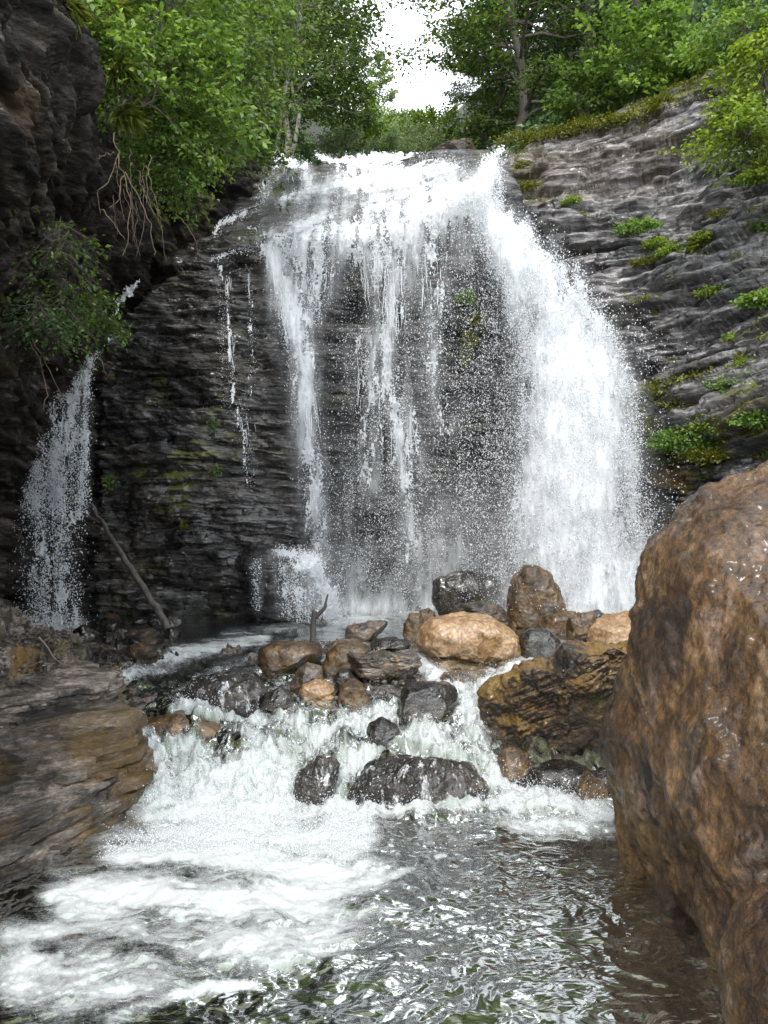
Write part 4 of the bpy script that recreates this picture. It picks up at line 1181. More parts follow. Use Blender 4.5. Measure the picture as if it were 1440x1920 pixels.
VEIL = [
    # the lip and the ledges under it
    [(655, 305, 16, 1.0), (720, 298, 16, 1.05), (800, 304, 18, 1.05), (865, 330, 20, 1.1), (905, 372, 18, 1.1)],
    [(660, 322, 26, .72), (780, 320, 26, .72), (860, 350, 26, .9)],
    [(690, 312, 22, .95), (760, 312, 24, .95), (840, 325, 24, .95), (880, 350, 28, 1.0), (905, 390, 26, 1.0)],
    [(660, 350, 24, .75), (740, 345, 26, .8), (830, 345, 26, .85)],
    [(720, 385, 36, .78), (800, 385, 40, .8), (860, 385, 26, .85)],
    [(528, 378, 10, 1.0), (584, 358, 10, 1.05), (654, 343, 13, 1.1), (706, 330, 14, 1.1), (782, 327, 14, 1.05)],
    [(470, 436, 8, .9), (549, 430, 13, 1.0), (594, 409, 12, .95), (636, 392, 13, .85), (700, 372, 14, .85)],
    [(700, 370, 14, 1.0), (775, 362, 15, 1.05), (827, 358, 15, 1.05), (864, 372, 15, 1.05), (900, 402, 15, 1.05)],
    [(560, 400, 28, .42), (640, 372, 30, .6), (720, 345, 26, .6)],
    [(674, 432, 24, 1.0), (684, 448, 20, .85)],
    [(511, 290, 9, 1.0), (528, 298, 12, .95), (549, 306, 12, .9), (574, 312, 9, .9), (577, 345, 12, .7)],
    [(596, 292, 7, .9), (615, 299, 7, .9), (642, 303, 6, .8)],
    [(520, 300, 20, .6), (508, 330, 14, .6), (494, 362, 9, .6), (484, 392, 8, .6)],
    [(636, 305, 8, .6), (632, 345, 8, .6)],
    [(690, 405, 56, .68), (760, 425, 60, .72), (830, 415, 40, .7)],
    [(520, 455, 26, .5), (600, 450, 34, .52), (680, 470, 34, .55)],
    [(490, 470, 16, .5), (540, 470, 16, .6)],
    # trickles over the left shoulder
    [(484, 394, 6, .8), (446, 404, 7, .8), (415, 418, 6, .8), (400, 444, 6, .7)],
    [(505, 462, 6, .7), (455, 468, 6, .7), (412, 480, 5, .7), (372, 498, 4, .7), (330, 520, 4, .6)],
    # left column
    [(516, 478, 18, 1.0), (530, 530, 20, 1.0), (545, 580, 21, .95), (560, 650, 20, .88), (572, 760, 20, .72), (586, 880, 18, .62), (598, 1020, 16, .52)],
    [(600, 480, 30, .62), (596, 540, 26, .55), (580, 600, 16, .6)],
    [(555, 490, 26, .5), (575, 560, 22, .5)],
    # middle columns
    [(690, 430, 22, .75), (728, 480, 20, .7), (735, 560, 20, .68), (722, 640, 22, .62), (735, 740, 26, .62), (760, 850, 26, .6), (772, 960, 16, .66), (775, 1040, 20, .45)],
    [(760, 420, 34, .6), (800, 460, 26, .55), (826, 530, 16, .5), (812, 620, 14, .42), (806, 720, 20, .42), (832, 800, 20, .44)],
    [(690, 640, 24, .42), (700, 740, 28, .46), (690, 900, 30, .4)],
    [(870, 470, 30, .4), (850, 430, 30, .5)],
    [(560, 455, 40, .7), (620, 440, 34, .66), (690, 440, 30, .75)],
    [(700, 470, 30, .7), (740, 520, 34, .66)],
]
TRICKLE = [
    [(430, 498, 4, .55), (426, 560, 5, .6), (430, 640, 5, .55), (437, 760, 6, .5)],
    [(412, 500, 5, .42), (416, 640, 6, .4), (420, 760, 6, .3)],
    [(466, 505, 6, .45), (474, 620, 7, .42), (470, 740, 6, .3)],
    [(446, 765, 14, .45), (460, 850, 12, .42), (470, 905, 9, .4)],
]
MOUND = [[(600, 1070, 26, .62), (598, 1140, 44, .7)], [(560, 1050, 22, .5), (556, 1140, 22, .45)], [(520, 1036, 9, .8), (560, 1040, 14, .9), (585, 1056, 20, 1.0), (600, 1090, 22, 1.05), (615, 1130, 24, 1.05), (625, 1155, 24, 1.0)],
         [(480, 1060, 12, .4), (482, 1140, 8, .42)], [(530, 1060, 14, .42), (540, 1150, 14, .45)]]
TORRENT = [
    [(938, 282, 14, .85), (915, 320, 20, .9), (902, 370, 26, .95), (925, 420, 38, 1.05), (968, 470, 44, 1.15), (1018, 540, 56, 1.2), (1062, 620, 70, 1.2),
     (1082, 720, 82, 1.2), (1088, 850, 94, 1.15), (1085, 980, 108, 1.08), (1090, 1080, 114, 1.0), (1100, 1150, 118, 1.2)],
    [(935, 290, 14, .7), (930, 350, 14, .55), (935, 420, 20, .8)],
    [(1080, 500, 12, .6), (1085, 540, 16, .8)],
    [(980, 430, 20, .95), (1040, 520, 24, .95), (1110, 600, 28, .95), (1140, 680, 28, .85)],
]
LEFTFALL = [
    [(216, 602, 5, .85), (203, 640, 6, .85), (172, 678, 8, .95)],
    [(172, 678, 7, 1.0), (150, 715, 14, .95), (128, 760, 20, .85), (120, 810, 26, .8), (105, 900, 32, .68), (95, 1000, 36, .58), (95, 1090, 38, .55), (100, 1165, 36, .7)],
    [(160, 740, 10, .6), (160, 840, 10, .6), (150, 960, 12, .5)],
    [(110, 740, 8, .7), (80, 850, 14, .6), (60, 960, 18, .5)],
    [(85, 1040, 10, .8), (95, 1065, 10, .7)],
]
GULLY = [[(262, 526, 6, .95), (240, 542, 10, .95), (222, 568, 9, .95), (216, 596, 5, .9)]]


def d_veil(px, py):
    fall = np.clip((py - 480) / 600, 0, 1)
    return hit(px, py, False) - 0.22 * fall ** 0.6


def d_torrent(px, py):
    t = np.interp(py, [280, 330, 400, 480, 560, 700, 900, 1150], [13.5, 13.2, 12.6, 11.9, 11.45, 11.1, 10.85, 10.6])
    return np.minimum(t, hit(px, py, False)) - 0.12


def d_mound(px, py):
    return d_veil(px, py) - 0.28


def d_left(px, py):
    return np.interp(py, [520, 600, 670, 760, 900, 1175], [11.0, 10.9, 10.6, 10.3, 10.1, 9.85]) + 0.0 * px


def light_speckle(A, B):
    band = sstep(600, 660, A) * sstep(1010, 950, A) * sstep(440, 520, B) * sstep(1165, 1120, B)
    low = sstep(560, 620, A) * sstep(700, 1000, B) * sstep(1165, 1140, B) * sstep(1000, 960, A)
    tor = np.exp(-((A - (880 + (B - 430) * 0.16)) / 55) ** 2) * sstep(430, 500, B) * sstep(1160, 1100, B)
    tr = np.exp(-((A - 1215) / 30) ** 2) * sstep(620, 760, B) * sstep(1160, 1100, B)
    return 0.16 * band + 0.14 * low + 0.2 * tor + 0.0 * tr


def torrent_edge(A, B):
    c = np.interp(B, [280, 370, 470, 620, 720, 850, 1150], [925, 902, 965, 1055, 1080, 1085, 1095])
    w = np.interp(B, [280, 400, 470, 620, 850, 1150], [14, 26, 55, 85, 105, 125])
    e = np.abs(A - c) / w
    return 0.75 * np.exp(-((e - 0.85) / 0.25) ** 2) * sstep(360, 460, B) * sstep(1165, 1130, B) + 0.10 * np.exp(-(e / 1.9) ** 4) * sstep(400, 600, B) + 0.25 * (e < 0.9)


def fall_thing(name, label, loc, parts):
    t = thing(name, loc, label, 'waterfall')
    for nm, V, tri, quad, mat, kind in parts:
        o = mk(nm, np.asarray(V) - np.array(loc), tri, quad, M[mat], t)
        if kind: o['kind'] = kind
    return t


def veil_mat():
    m, nt, b = new_mat('thin_water')
    co = nt.nodes.new('ShaderNodeTexCoord').outputs['Object']
    d = attr(nt, 'dens')
    n = noise(nt, co, 9, 6, 0.7, (1, 1, 0.22), 0.2)
    a = nt.nodes.new('ShaderNodeMapRange'); a.inputs[1].default_value = 0.3; a.inputs[2].default_value = 0.7; a.inputs[3].default_value = 0.25; a.inputs[4].default_value = 1.5
    lk(nt, n, a.inputs[0])
    mu = nt.nodes.new('ShaderNodeMath'); mu.operation = 'MULTIPLY'; mu.use_clamp = True
    lk(nt, d, mu.inputs[0]); lk(nt, a.outputs[0], mu.inputs[1])
    b.inputs['Base Color'].default_value = (0.9, 0.93, 0.95, 1); b.inputs['Roughness'].default_value = 0.8
    tr = nt.nodes.new('ShaderNodeBsdfTranslucent'); tr.inputs[0].default_value = (0.9, 0.93, 0.95, 1)
    ms = nd(nt, 'ShaderNodeMixShader', Fac=0.45)
    lk(nt, b.outputs[0], ms.inputs[1]); lk(nt, tr.outputs[0], ms.inputs[2])
    tp = nt.nodes.new('ShaderNodeBsdfTransparent')
    fin = nt.nodes.new('ShaderNodeMixShader')
    lk(nt, mu.outputs[0], fin.inputs[0]); lk(nt, tp.outputs[0], fin.inputs[1]); lk(nt, ms.outputs[0], fin.inputs[2])
    lk(nt, fin.outputs[0], nt.nodes['Material Output'].inputs[0])
    return m


M['thin_water'] = veil_mat()


def thin_sheet(name, strokes, box, depth, parent, wscale, amax, extra=None, seed=0, off=0.28, streak=(3.0, 0.5)):
    x0, y0, x1, y1 = box
    A, B = np.meshgrid(np.arange(x0, x1, 3.0), np.arange(y0, y1, 3.0))
    ws = [[(p[0], p[1], p[2] * wscale, min(p[3], 1.0)) for p in st] for st in strokes]
    D = foam_strokes(A, B, ws)
    Y = depth(A, B)
    X = (A - 720) / F * Y; Zz = EYE - (B - 960) / F * Y
    st = fbm2(X * streak[0], Zz * streak[1], 4, seed, 0.6)
    D = amax * D * np.clip(0.7 + 0.8 * st, 0, 1.6)
    if extra is not None: D = np.maximum(D, extra(A, B) * np.clip(0.85 + 0.7 * fbm2(X * 1.2, Zz * 0.9, 4, seed + 3), 0.1, 1.8))
    e = np.minimum(np.minimum(A - x0, x1 - 3 - A), np.minimum(B - y0, y1 - 3 - B))
    D = np.clip(D * sstep(0, 30, e), 0, 0.95)
    Yf = Y - off - 0.08 * fbm2(X * 1.5, Zz * 0.8, 3, seed + 5)
    V = np.stack(W(A, B, Yf), -1).reshape(-1, 3)
    keep = D > 0.012
    k = keep[:-1, :-1] | keep[1:, 1:]
    V, q, at = compact(V, grid_quads(*A.shape, keep=k)[:, ::-1], {'dens': D})
    return mk(name, V - np.array(parent.location), None, q, M['thin_water'], parent, True, at)


Vl, ql = lace(VEIL, (395, 284, 985, 1150), 1.35, d_veil, 101, thr=0.54, amp=0.05, nz=0.55, fine=0.34)
P1, r1 = sample_density(VEIL, 44000, (395, 284, 1000, 1160), d_veil, 1, 0.13, 0.003, 0.0135, extra=light_speckle)
P2, r2 = sample_density(VEIL, 30000, (560, 480, 1000, 1165), d_veil, 2, 0.22, 0.0015, 0.006, power=1.3, extra=lambda a, b: 2.2 * light_speckle(a, b) + 0.1 * sstep(620, 700, a) * sstep(1000, 960, a), clump=0.4)
Vd, Td = droplets(np.concatenate([P1, P2]), np.concatenate([r1, r2]), seed=1)
w_veil = fall_thing('waterfall', 'wide broken veil of white water and drops over the dark middle of the cliff', (0.0, 11.0, 0.5),
           [('water_sheet', Vl, None, ql, 'white_water', None), ('spray', Vd, Td, None, 'droplet', 'stuff')])

Vl, ql = lace(TORRENT, (840, 272, 1290, 1160), 1.35, d_torrent, 131, thr=0.62, amp=0.10, bulge=0.35, streak=(3.2, 1.6), nz=0.42, fine=0.34, soft=0.3)
P1, r1 = sample_density(TORRENT, 90000, (860, 274, 1290, 1165), lambda a, b: d_torrent(a, b) - 0.25, 3, 0.22, 0.003, 0.014, extra=torrent_edge, power=1.5)
Vd, Td = droplets(P1, r1, seed=2)
w_tor = fall_thing('waterfall', 'thick white torrent plunging down the right side of the cliff', (3.0, 10.8, 0.5),
           [('water_sheet', Vl, None, ql, 'white_water', None), ('spray', Vd, Td, None, 'droplet', 'stuff')])

Vl, ql = lace(LEFTFALL, (20, 596, 230, 1180), 1.4, d_left, 151, thr=0.64, amp=0.07, streak=(5, 2.8), nz=0.7, fine=0.5)
P1, r1 = sample_density(LEFTFALL, 14000, (20, 660, 190, 1178), d_left, 4, 0.14, 0.003, 0.013)
Vd, Td = droplets(P1, r1, seed=3)
V2, q2 = lace(GULLY, (195, 515, 280, 610), 1.4, d_left, 153, thr=0.6, amp=0.05, streak=(4, 4))
w_side = fall_thing('waterfall', 'narrow side waterfall in the shadowed recess at the far left', (-4.3, 10.0, 0.5),
           [('water_sheet', Vl, None, ql, 'white_water', None), ('upper_sheet', V2, None, q2, 'white_water', None), ('spray', Vd, Td, None, 'droplet', 'stuff')])

Vl, ql = lace(TRICKLE, (405, 490, 490, 920), 1.2, d_veil, 171, thr=0.62, amp=0.015, streak=(10, 2.0), nz=0.55)
P1, r1 = sample_density(TRICKLE, 1500, (405, 490, 490, 920), d_veil, 5, 0.05, 0.002, 0.008)
Vd, Td = droplets(P1, r1, seed=4)
w_thread = fall_thing('waterfall', 'thin thread of water running down the dark ledges left of the veil', (-2.2, 10.9, 2.0),
           [('water_sheet', Vl, None, ql, 'white_water', 'stuff'), ('spray', Vd, Td, None, 'droplet', 'stuff')])

Vl, ql = lace(MOUND, (455, 1025, 680, 1162), 1.3, d_mound, 181, thr=0.6, amp=0.06, bulge=0.12, streak=(5, 3), nz=0.5)
P1, r1 = sample_density(MOUND, 7000, (455, 1020, 690, 1168), d_mound, 6, 0.15, 0.003, 0.012, power=1.5)
Vd, Td = droplets(P1, r1, seed=5)
w_mound = fall_thing('waterfall', 'low white splash pouring over the small ledge at the foot of the cliff', (-1.0, 10.3, 0.5),
           [('water_sheet', Vl, None, ql, 'white_water', None), ('spray', Vd, Td, None, 'droplet', 'stuff')])

def foot_mist(A, B):
    return 0.30 * sstep(820, 1120, B) * sstep(560, 680, A) * sstep(1010, 960, A) + 0.55 * np.exp(-((B - 1150) / 32) ** 2) * sstep(540, 640, A)


def torrent_mist(A, B):
    c = np.interp(B, [280, 370, 470, 620, 720, 850, 1150], [925, 902, 965, 1055, 1080, 1085, 1095])
    w = np.interp(B, [280, 400, 470, 560, 620, 850, 1150], [12, 22, 44, 62, 78, 98, 128])
    return 0.85 * np.exp(-np.abs((A - c) / w) ** 3.0) + 0.8 * np.exp(-((B - 1140) / 40) ** 2) * sstep(900, 980, A) * sstep(1290, 1230, A)


thin_sheet('thin_sheet', VEIL, (480, 300, 1010, 1170), d_veil, w_veil, 1.4, 0.75, foot_mist, 301, streak=(4.5, 0.5))
thin_sheet('thin_sheet', TORRENT, (840, 290, 1300, 1175), d_torrent, w_tor, 1.0, 0.3, torrent_mist, 311, off=0.62)
thin_sheet('thin_sheet', MOUND, (450, 1015, 700, 1175), d_mound, w_mound, 1.5, 0.5, None, 331, off=0.1)
thin_sheet('thin_sheet', LEFTFALL, (10, 665, 200, 1185), d_left, w_side, 1.25, 0.22, None, 321, off=0.2)

def strands(name, lanes, depth, parent, seed, rad=(.003, .008), off=.1):
    g = np.random.RandomState(seed); t = Tubes(); o = np.array(parent.location)
    for (px, y0, y1, drift, n, spread) in lanes:
        for _ in range(n):
            x = px + g.normal(0, spread); a = y0 + g.uniform(0, .35) * (y1 - y0); b = a + g.uniform(.06, .35) * (y1 - a)
            m = max(6, int((b - a) / 5)); yy = np.linspace(a, b, m)
            xx = x + drift * (yy - y0) / (y1 - y0) + np.cumsum(g.normal(0, .8, m))
            Y = depth(xx, yy) - off - np.abs(g.normal(0, .04))
            P = np.stack(W(xx, yy, Y), -1) - o
            r = g.uniform(*rad) * np.clip(1 + .6 * np.cumsum(g.normal(0, .35, m)) / np.sqrt(m), .25, 2) * np.sin(np.linspace(.25, np.pi - .1, m)) ** .6
            t.add(P, np.maximum(r, .0007), 4)
    k = t.build(name, M['white_water'], parent)
    k['kind'] = 'stuff'


strands('strand', [(428, 500, 640, 4, 7, 3), (434, 620, 770, 6, 7, 3), (455, 775, 920, 20, 6, 9), (470, 510, 700, 4, 3, 4), (480, 1060, 1150, 0, 5, 10)],
        d_veil, w_thread, 61, (.0015, .0045), .06)
strands('strand', [(522, 480, 800, 50, 26, 10), (560, 480, 640, 10, 14, 14), (600, 470, 640, -14, 12, 14), (575, 700, 1030, 20, 18, 9), (700, 440, 720, 20, 20, 18), (735, 480, 800, 10, 20, 18), (755, 760, 1060, 14, 14, 18),
                   (800, 440, 720, 10, 14, 18), (690, 640, 960, 4, 8, 16), (545, 310, 380, -8, 10, 18), (720, 320, 440, 0, 24, 50), (830, 330, 450, 8, 16, 30)],
        d_veil, w_veil, 62, (.002, .006), .2)
strands('strand', [(165, 690, 900, -30, 8, 5), (130, 760, 1000, -25, 12, 14), (110, 850, 1150, -8, 8, 22)], d_left, w_side, 63, (.002, .006), .15)

# drops thrown up from the rapids and the small cascade
g = np.random.RandomState(77)
sel = (GY > 4.2) & (GY < 7.2) & (fm > 0.75)
ids = np.argwhere(sel)
pick = ids[g.randint(0, len(ids), 20000)]
P = np.stack([GX[pick[:, 0], pick[:, 1]], GY[pick[:, 0], pick[:, 1]], GZ[pick[:, 0], pick[:, 1]]], 1)
P += np.stack([g.normal(0, .03, len(P)), g.normal(0, .03, len(P)), 0.004 + np.abs(g.exponential(.035, len(P)))], 1)
Vd, Td = droplets(P, 0.0015 + 0.005 * g.beta(1, 4, len(P)), seed=6)
o = mk('spray', Vd, Td, None, M['droplet'])
tag(o, 'fine drops leaping off the rapids and the little cascade', 'spray', kind='stuff')


# ------------------------------------------------------------------ trees, shrubs, plants
def leaf_mesh(P, Dr, Nn, size, width=0.55, fold=0.25, seed=0):
    """Folded leaves: base, tip and two edges each."""
    g = np.random.RandomState(seed)
    Dr = Dr / (np.linalg.norm(Dr, axis=1, keepdims=True) + 1e-9)
    side = np.cross(Dr, Nn); side /= np.linalg.norm(side, axis=1, keepdims=True) + 1e-9
    up = np.cross(side, Dr)
    s = size[:, None]
    b = P; t = P + Dr * s - up * s * 0.12
    mid = P + Dr * s * 0.45
    l = mid + side * s * width * 0.5 + up * s * fold * 0.5
    r = mid - side * s * width * 0.5 + up * s * fold * 0.5
    V = np.stack([b, r, t, l], 1).reshape(-1, 3)
    n = len(P)
    T = (np.array([[0, 1, 2], [0, 2, 3]])[None] + (np.arange(n) * 4)[:, None, None]).reshape(-1, 3)
    return V, T


def plant_mesh(seed, height, spread, limbs=30, twigs=8, leaves=40, size=0.1, stems=1, start=0.25, lean=(0, 0), droop=0.12, profile='round', r0=0.1, el=(0, 45), fan=0.35, bare=0.0, dens=1.0):
    g = np.random.RandomState(seed)
    T = Tubes(); LP = []; LD = []; LN = []; LS = []; LT = []
    for s in range(stems):
        a0 = g.uniform(0, 6.28)
        off = np.array([np.cos(a0), np.sin(a0), 0]) * (0.25 * spread * (s > 0) + 0.0)
        h = height * (1 if s == 0 else g.uniform(.7, 1))
        n = 9; t = np.linspace(0, 1, n)
        wob = np.cumsum(g.normal(0, 0.028 * height, (n, 3)), 0); wob[0] = 0
        st = np.stack([off[0] * t ** 0.7 + lean[0] * t ** 1.3 * height, off[1] * t ** 0.7 + lean[1] * t ** 1.3 * height, h * t], 1) + wob * np.array([1, 1, .2])
        T.add(st, r0 * (1 - 0.9 * t ** 0.8) * (1 if s == 0 else .75), 7, .08)
        nl = max(3, int(limbs / stems))
        for i in range(nl):
            f = start + (1 - start) * (i + g.uniform(0, 1)) / nl
            p0 = np.array([np.interp(f, t, st[:, c]) for c in range(3)])
            az = i * 2.4 + g.uniform(-.5, .5) + s
            u = (f - start) / (1 - start)
            prof = {'round': np.sqrt(max(0.04, 1 - (2 * u - 0.75) ** 2 / 1.6)), 'cone': 1.05 - 0.85 * u, 'top': 0.45 + 0.6 * u}[profile]
            L = spread * prof * g.uniform(.65, 1.1)
            e = math.radians(g.uniform(*el) + 30 * u)
            dr = np.array([np.cos(az) * np.cos(e), np.sin(az) * np.cos(e), np.sin(e)])
            m = 6; tt = np.linspace(0, 1, m)
            lw = np.cumsum(g.normal(0, 0.035 * L, (m, 3)), 0); lw[0] = 0
            lb = p0 + dr * (L * tt)[:, None] - np.array([0, 0, 1]) * (droop * L * tt ** 2)[:, None] + lw
            T.add(lb, r0 * 0.42 * (1 - f * 0.6) * (1 - 0.85 * tt), 5)
            nt_ = max(3, int(twigs * (0.5 + 0.6 * prof)))
            for k in range(nt_):
                sft = 0.25 + 0.75 * (k + g.uniform(0, 1)) / nt_
                q0 = np.array([np.interp(sft, tt, lb[:, c]) for c in range(3)])
                yaw = (1 if k % 2 else -1) * g.uniform(.35, 1.2)
                c_, s_ = np.cos(yaw), np.sin(yaw)
                d2 = np.array([dr[0] * c_ - dr[1] * s_, dr[0] * s_ + dr[1] * c_, dr[2] * 0.6 + g.uniform(-.25, .35)])
                d2 /= np.linalg.norm(d2)
                tl = L * fan * (1.2 - 0.6 * sft) * g.uniform(.6, 1.3) + 0.12
                q1 = q0 + d2 * tl - np.array([0, 0, tl * droop])
                T.add([q0, (q0 + q1) / 2 + g.normal(0, .02 * tl, 3), q1], [r0 * .10, r0 * .07, r0 * .03], 3)
                if g.uniform() < bare: continue
                nleaf = max(3, int(leaves * dens * g.uniform(.6, 1.3)))
                w = g.uniform(.05, 1.08, nleaf)
                lat = np.cross(d2, [0, 0, 1.0]); lat /= np.linalg.norm(lat) + 1e-9
                width = tl * 0.32 * (1.1 - 0.7 * w)
                pos = q0 + (q1 - q0) * w[:, None] + lat * (g.normal(0, 1, nleaf) * width)[:, None] + np.stack([g.normal(0, .05, nleaf), g.normal(0, .05, nleaf), g.normal(0, .06 * tl + .02, nleaf)], 1)
                dd = d2 * 0.7 + lat * g.normal(0, .8, nleaf)[:, None] + g.normal(0, .45, (nleaf, 3)); dd[:, 2] -= 0.25
                nn = g.normal(0, .5, (nleaf, 3)); nn[:, 2] += 1.0
                LP.append(pos); LD.append(dd); LN.append(nn)
                LS.append(size * g.uniform(.6, 1.25, nleaf)); LT.append(np.clip(g.normal(.42, .2, nleaf) + g.normal(0, .17), 0, 1))
    V, tri = leaf_mesh(np.concatenate(LP), np.concatenate(LD), np.concatenate(LN), np.concatenate(LS))
    tint = np.repeat(np.concatenate(LT), 4)
    return T, V, tri, tint


def plant(name, label, cat, loc, seed, mat, bark='bark', group=None, rotz=0, tilt=(0, 0), trunk='trunk', crown='crown', scale=1.0, **kw):
    T, V, tri, tint = plant_mesh(seed, **kw)
    t = thing(name, loc, label, cat, group)
    T.build(trunk, M[bark], t)
    mk(crown, V, tri, None, M[mat], t, True, {'tint': tint})
    t.rotation_euler = (tilt[0], tilt[1], rotz)
    t.scale = (scale,) * 3
    return t


def copy_plant(src, loc, rotz, scale, label, group=None, mat=None):
    r = src.copy(); COL.objects.link(r)
    r.location = loc; r.rotation_euler = (0, 0, rotz); r.scale = scale if hasattr(scale, '__len__') else (scale,) * 3
    r['label'] = label
    if group: r['group'] = group
    for ch in list(src.children):
        c = ch.copy(); COL.objects.link(c); c.parent = r
        if mat and ch.name.startswith(('crown', 'leaves')):
            c.data = ch.data.copy(); c.data.materials.clear(); c.data.materials.append(M[mat])
    return r


def on_ground(px, Y, dz=-0.1):
    x = (px - 720) / F * Y
    return (x, Y, float(ground_z(x, Y)) + dz)


GT = 'trees on the right bank above the falls'
tA = plant('alder_tree', 'tall alder at the left end of the right bank, its boughs against the sky', 'tree', on_ground(955, 16.2), 201, 'leaf_mid', height=8.6, spread=2.3, limbs=60, twigs=10, leaves=50,
           size=0.105, start=0.10, r0=0.13, el=(-5, 30), group=GT, profile='round')
tB = plant('alder_tree', 'dark alder second from the sky gap on the right bank', 'tree', on_ground(1062, 17.2), 202, 'leaf_dark', height=9.2, spread=2.5, limbs=44, twigs=9, leaves=42, size=0.105,
           start=0.10, r0=0.14, el=(0, 35), group=GT)
tC = plant('broadleaf_tree', 'dark broad tree behind the bright bush above the right cliff', 'tree', on_ground(1190, 18.0), 203, 'leaf_dark', height=9.5, spread=2.9, limbs=46, twigs=9, leaves=44, size=0.115,
           start=0.08, r0=0.15, el=(0, 35), group=GT)
copy_plant(tB, on_ground(1300, 17.5), 2.1, 1.05, 'dark tree right of the bright bush on the right bank', GT)
copy_plant(tC, on_ground(1420, 17.0), 4.0, 1.0, 'dark tree above the mossy end of the right cliff in the top corner', GT)
copy_plant(tA, on_ground(1010, 21), 2.6, (1.1, 1.1, 1.0), 'alder deeper in the wood, between the two front alders', GT, 'leaf_dark')
copy_plant(tC, on_ground(1110, 22), 1.0, 1.1, 'dark tree deep in the wood, behind the second alder', GT)
copy_plant(tB, on_ground(1230, 23), 3.3, 1.15, 'dark tree deep in the wood, above the bright bush', GT)
copy_plant(tC, on_ground(1370, 22), 5.3, 1.15, 'dark tree deep in the wood near the top right corner', GT)
copy_plant(tB, on_ground(1480, 19), 0.6, 1.1, 'dark tree at the right edge of the picture, trunk out of sight', GT)
copy_plant(tC, on_ground(1330, 19.0), 0.4, 1.0, 'dark tree between the two dark trees at the upper right, half hidden', GT)
copy_plant(tB, on_ground(1270, 20.5), 5.0, 1.1, 'dark tree behind the low light green bush', GT)
copy_plant(tA, on_ground(905, 20), 4.4, (.5, .5, .45), 'small alder in the gap behind the slab on the lip', GT)

GL = 'trees on the left bank above the falls'
lA = plant('alder_tree', 'pale-stemmed clump of alder beside the left end of the lip', 'tree', on_ground(530, 14.9), 211, 'leaf_mid', bark='pale_bark', height=6.6, spread=2.2, limbs=52, twigs=10, leaves=48,
           size=0.085, stems=4, start=0.22, r0=0.075, el=(-5, 30), group=GL)
copy_plant(lA, on_ground(518, 19.5), 1.9, (1.0, 1.0, .95), 'alder leaning into the sky gap left of the far tree', GL)
lC = plant('broadleaf_tree', 'darker leafy tree behind the pale-stemmed clump', 'tree', on_ground(450, 16.5), 213, 'leaf_mid', height=8.5, spread=2.6, limbs=44, twigs=9, leaves=42, size=0.11, start=0.08,
           r0=0.13, group=GL)
copy_plant(lC, on_ground(560, 19.5), 2.4, (1.05, 1.05, 1), 'leafy tree deep behind the pale-stemmed clump at the top', GL)
copy_plant(lC, on_ground(380, 15.0), 4.2, .95, 'leafy tree behind the hanging shrubs at the top left', GL)
copy_plant(lC, on_ground(640, 24), 5.4, (.6, .6, .45), 'leafy tree low on the slope left of the sky gap', GL)

g = np.random.RandomState(33)
_n = 60000
_ux = g.uniform(-9, 11, _n); _ud = g.uniform(0.05, 1, _n) ** 1.6 * 14
_uy = np.interp(_ux, front[:, 0], front[:, 1]) + _ud
_k = ~((_ux > -1.8) & (_ux < 1.2) & (_ud < 2.5)); _ux, _uy = _ux[_k], _uy[_k]; _n = len(_ux)
_up = np.stack([_ux, _uy, ground_z(_ux, _uy) + np.abs(g.normal(0, .18, _n))], 1)
V, T = leaf_mesh(_up, g.normal(0, .7, (_n, 3)) + np.array([0, -.3, .2]), g.normal(0, .5, (_n, 3)) + np.array([0, -.4, .8]), .15 * g.uniform(.5, 1.5, _n), .6, .25, 3)
o = mk('undergrowth', V, T, None, M['leaf_dark'], attrs={'tint': np.repeat(np.clip(g.normal(.4, .25, _n), 0, 1), 4)})
tag(o, 'low leafy undergrowth covering the slopes between the trees', 'undergrowth', kind='stuff')

GF = 'far trees up the valley'
fA = plant('far_tree', 'lone feathery tree standing in the sky gap up the valley', 'tree', on_ground(722, 38), 221, 'leaf_far_hazed', height=6.4, spread=1.9, limbs=30, twigs=7, leaves=22, size=0.17, start=0.3, r0=0.1,
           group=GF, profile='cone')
fB = plant('far_bush', 'pale green bush on the far slope under the lone tree', 'bush', on_ground(700, 30), 222, 'leaf_far_hazed', height=2.6, spread=1.6, limbs=24, twigs=7, leaves=26, size=0.14, start=0.1, r0=0.06, group=GF)
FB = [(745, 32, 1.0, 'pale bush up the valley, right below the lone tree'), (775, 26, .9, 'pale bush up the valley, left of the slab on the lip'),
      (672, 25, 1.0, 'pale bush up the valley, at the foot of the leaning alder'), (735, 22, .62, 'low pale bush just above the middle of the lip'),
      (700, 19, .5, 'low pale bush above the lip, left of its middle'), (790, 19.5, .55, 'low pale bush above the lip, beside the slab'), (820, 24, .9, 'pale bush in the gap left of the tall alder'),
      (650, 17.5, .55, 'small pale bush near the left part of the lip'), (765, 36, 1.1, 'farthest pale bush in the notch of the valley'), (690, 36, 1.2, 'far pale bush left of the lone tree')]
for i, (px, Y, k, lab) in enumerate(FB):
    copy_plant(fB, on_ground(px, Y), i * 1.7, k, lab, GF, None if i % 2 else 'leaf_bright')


def shrub(label, px, py, Y, seed, mat='leaf_bright', size=0.08, spread=0.9, height=0.9, lean=(.3, -.3), group='shrubs hanging from the left cliff', name='shrub', droop=.35, limbs=22, leaves=19, el=(-35, 30),
          twigs=7, cat='shrub', fan=.4, stems=2, r0=.025, profile='round'):
    return plant(name, label, cat, W(px, py, Y), seed, mat, 'bark', group, trunk='stem', crown='leaves', height=height, spread=spread, limbs=limbs, twigs=twigs, leaves=leaves, size=size, stems=stems,
                 start=.05, lean=lean, droop=droop, r0=r0, el=el, fan=fan, profile=profile)


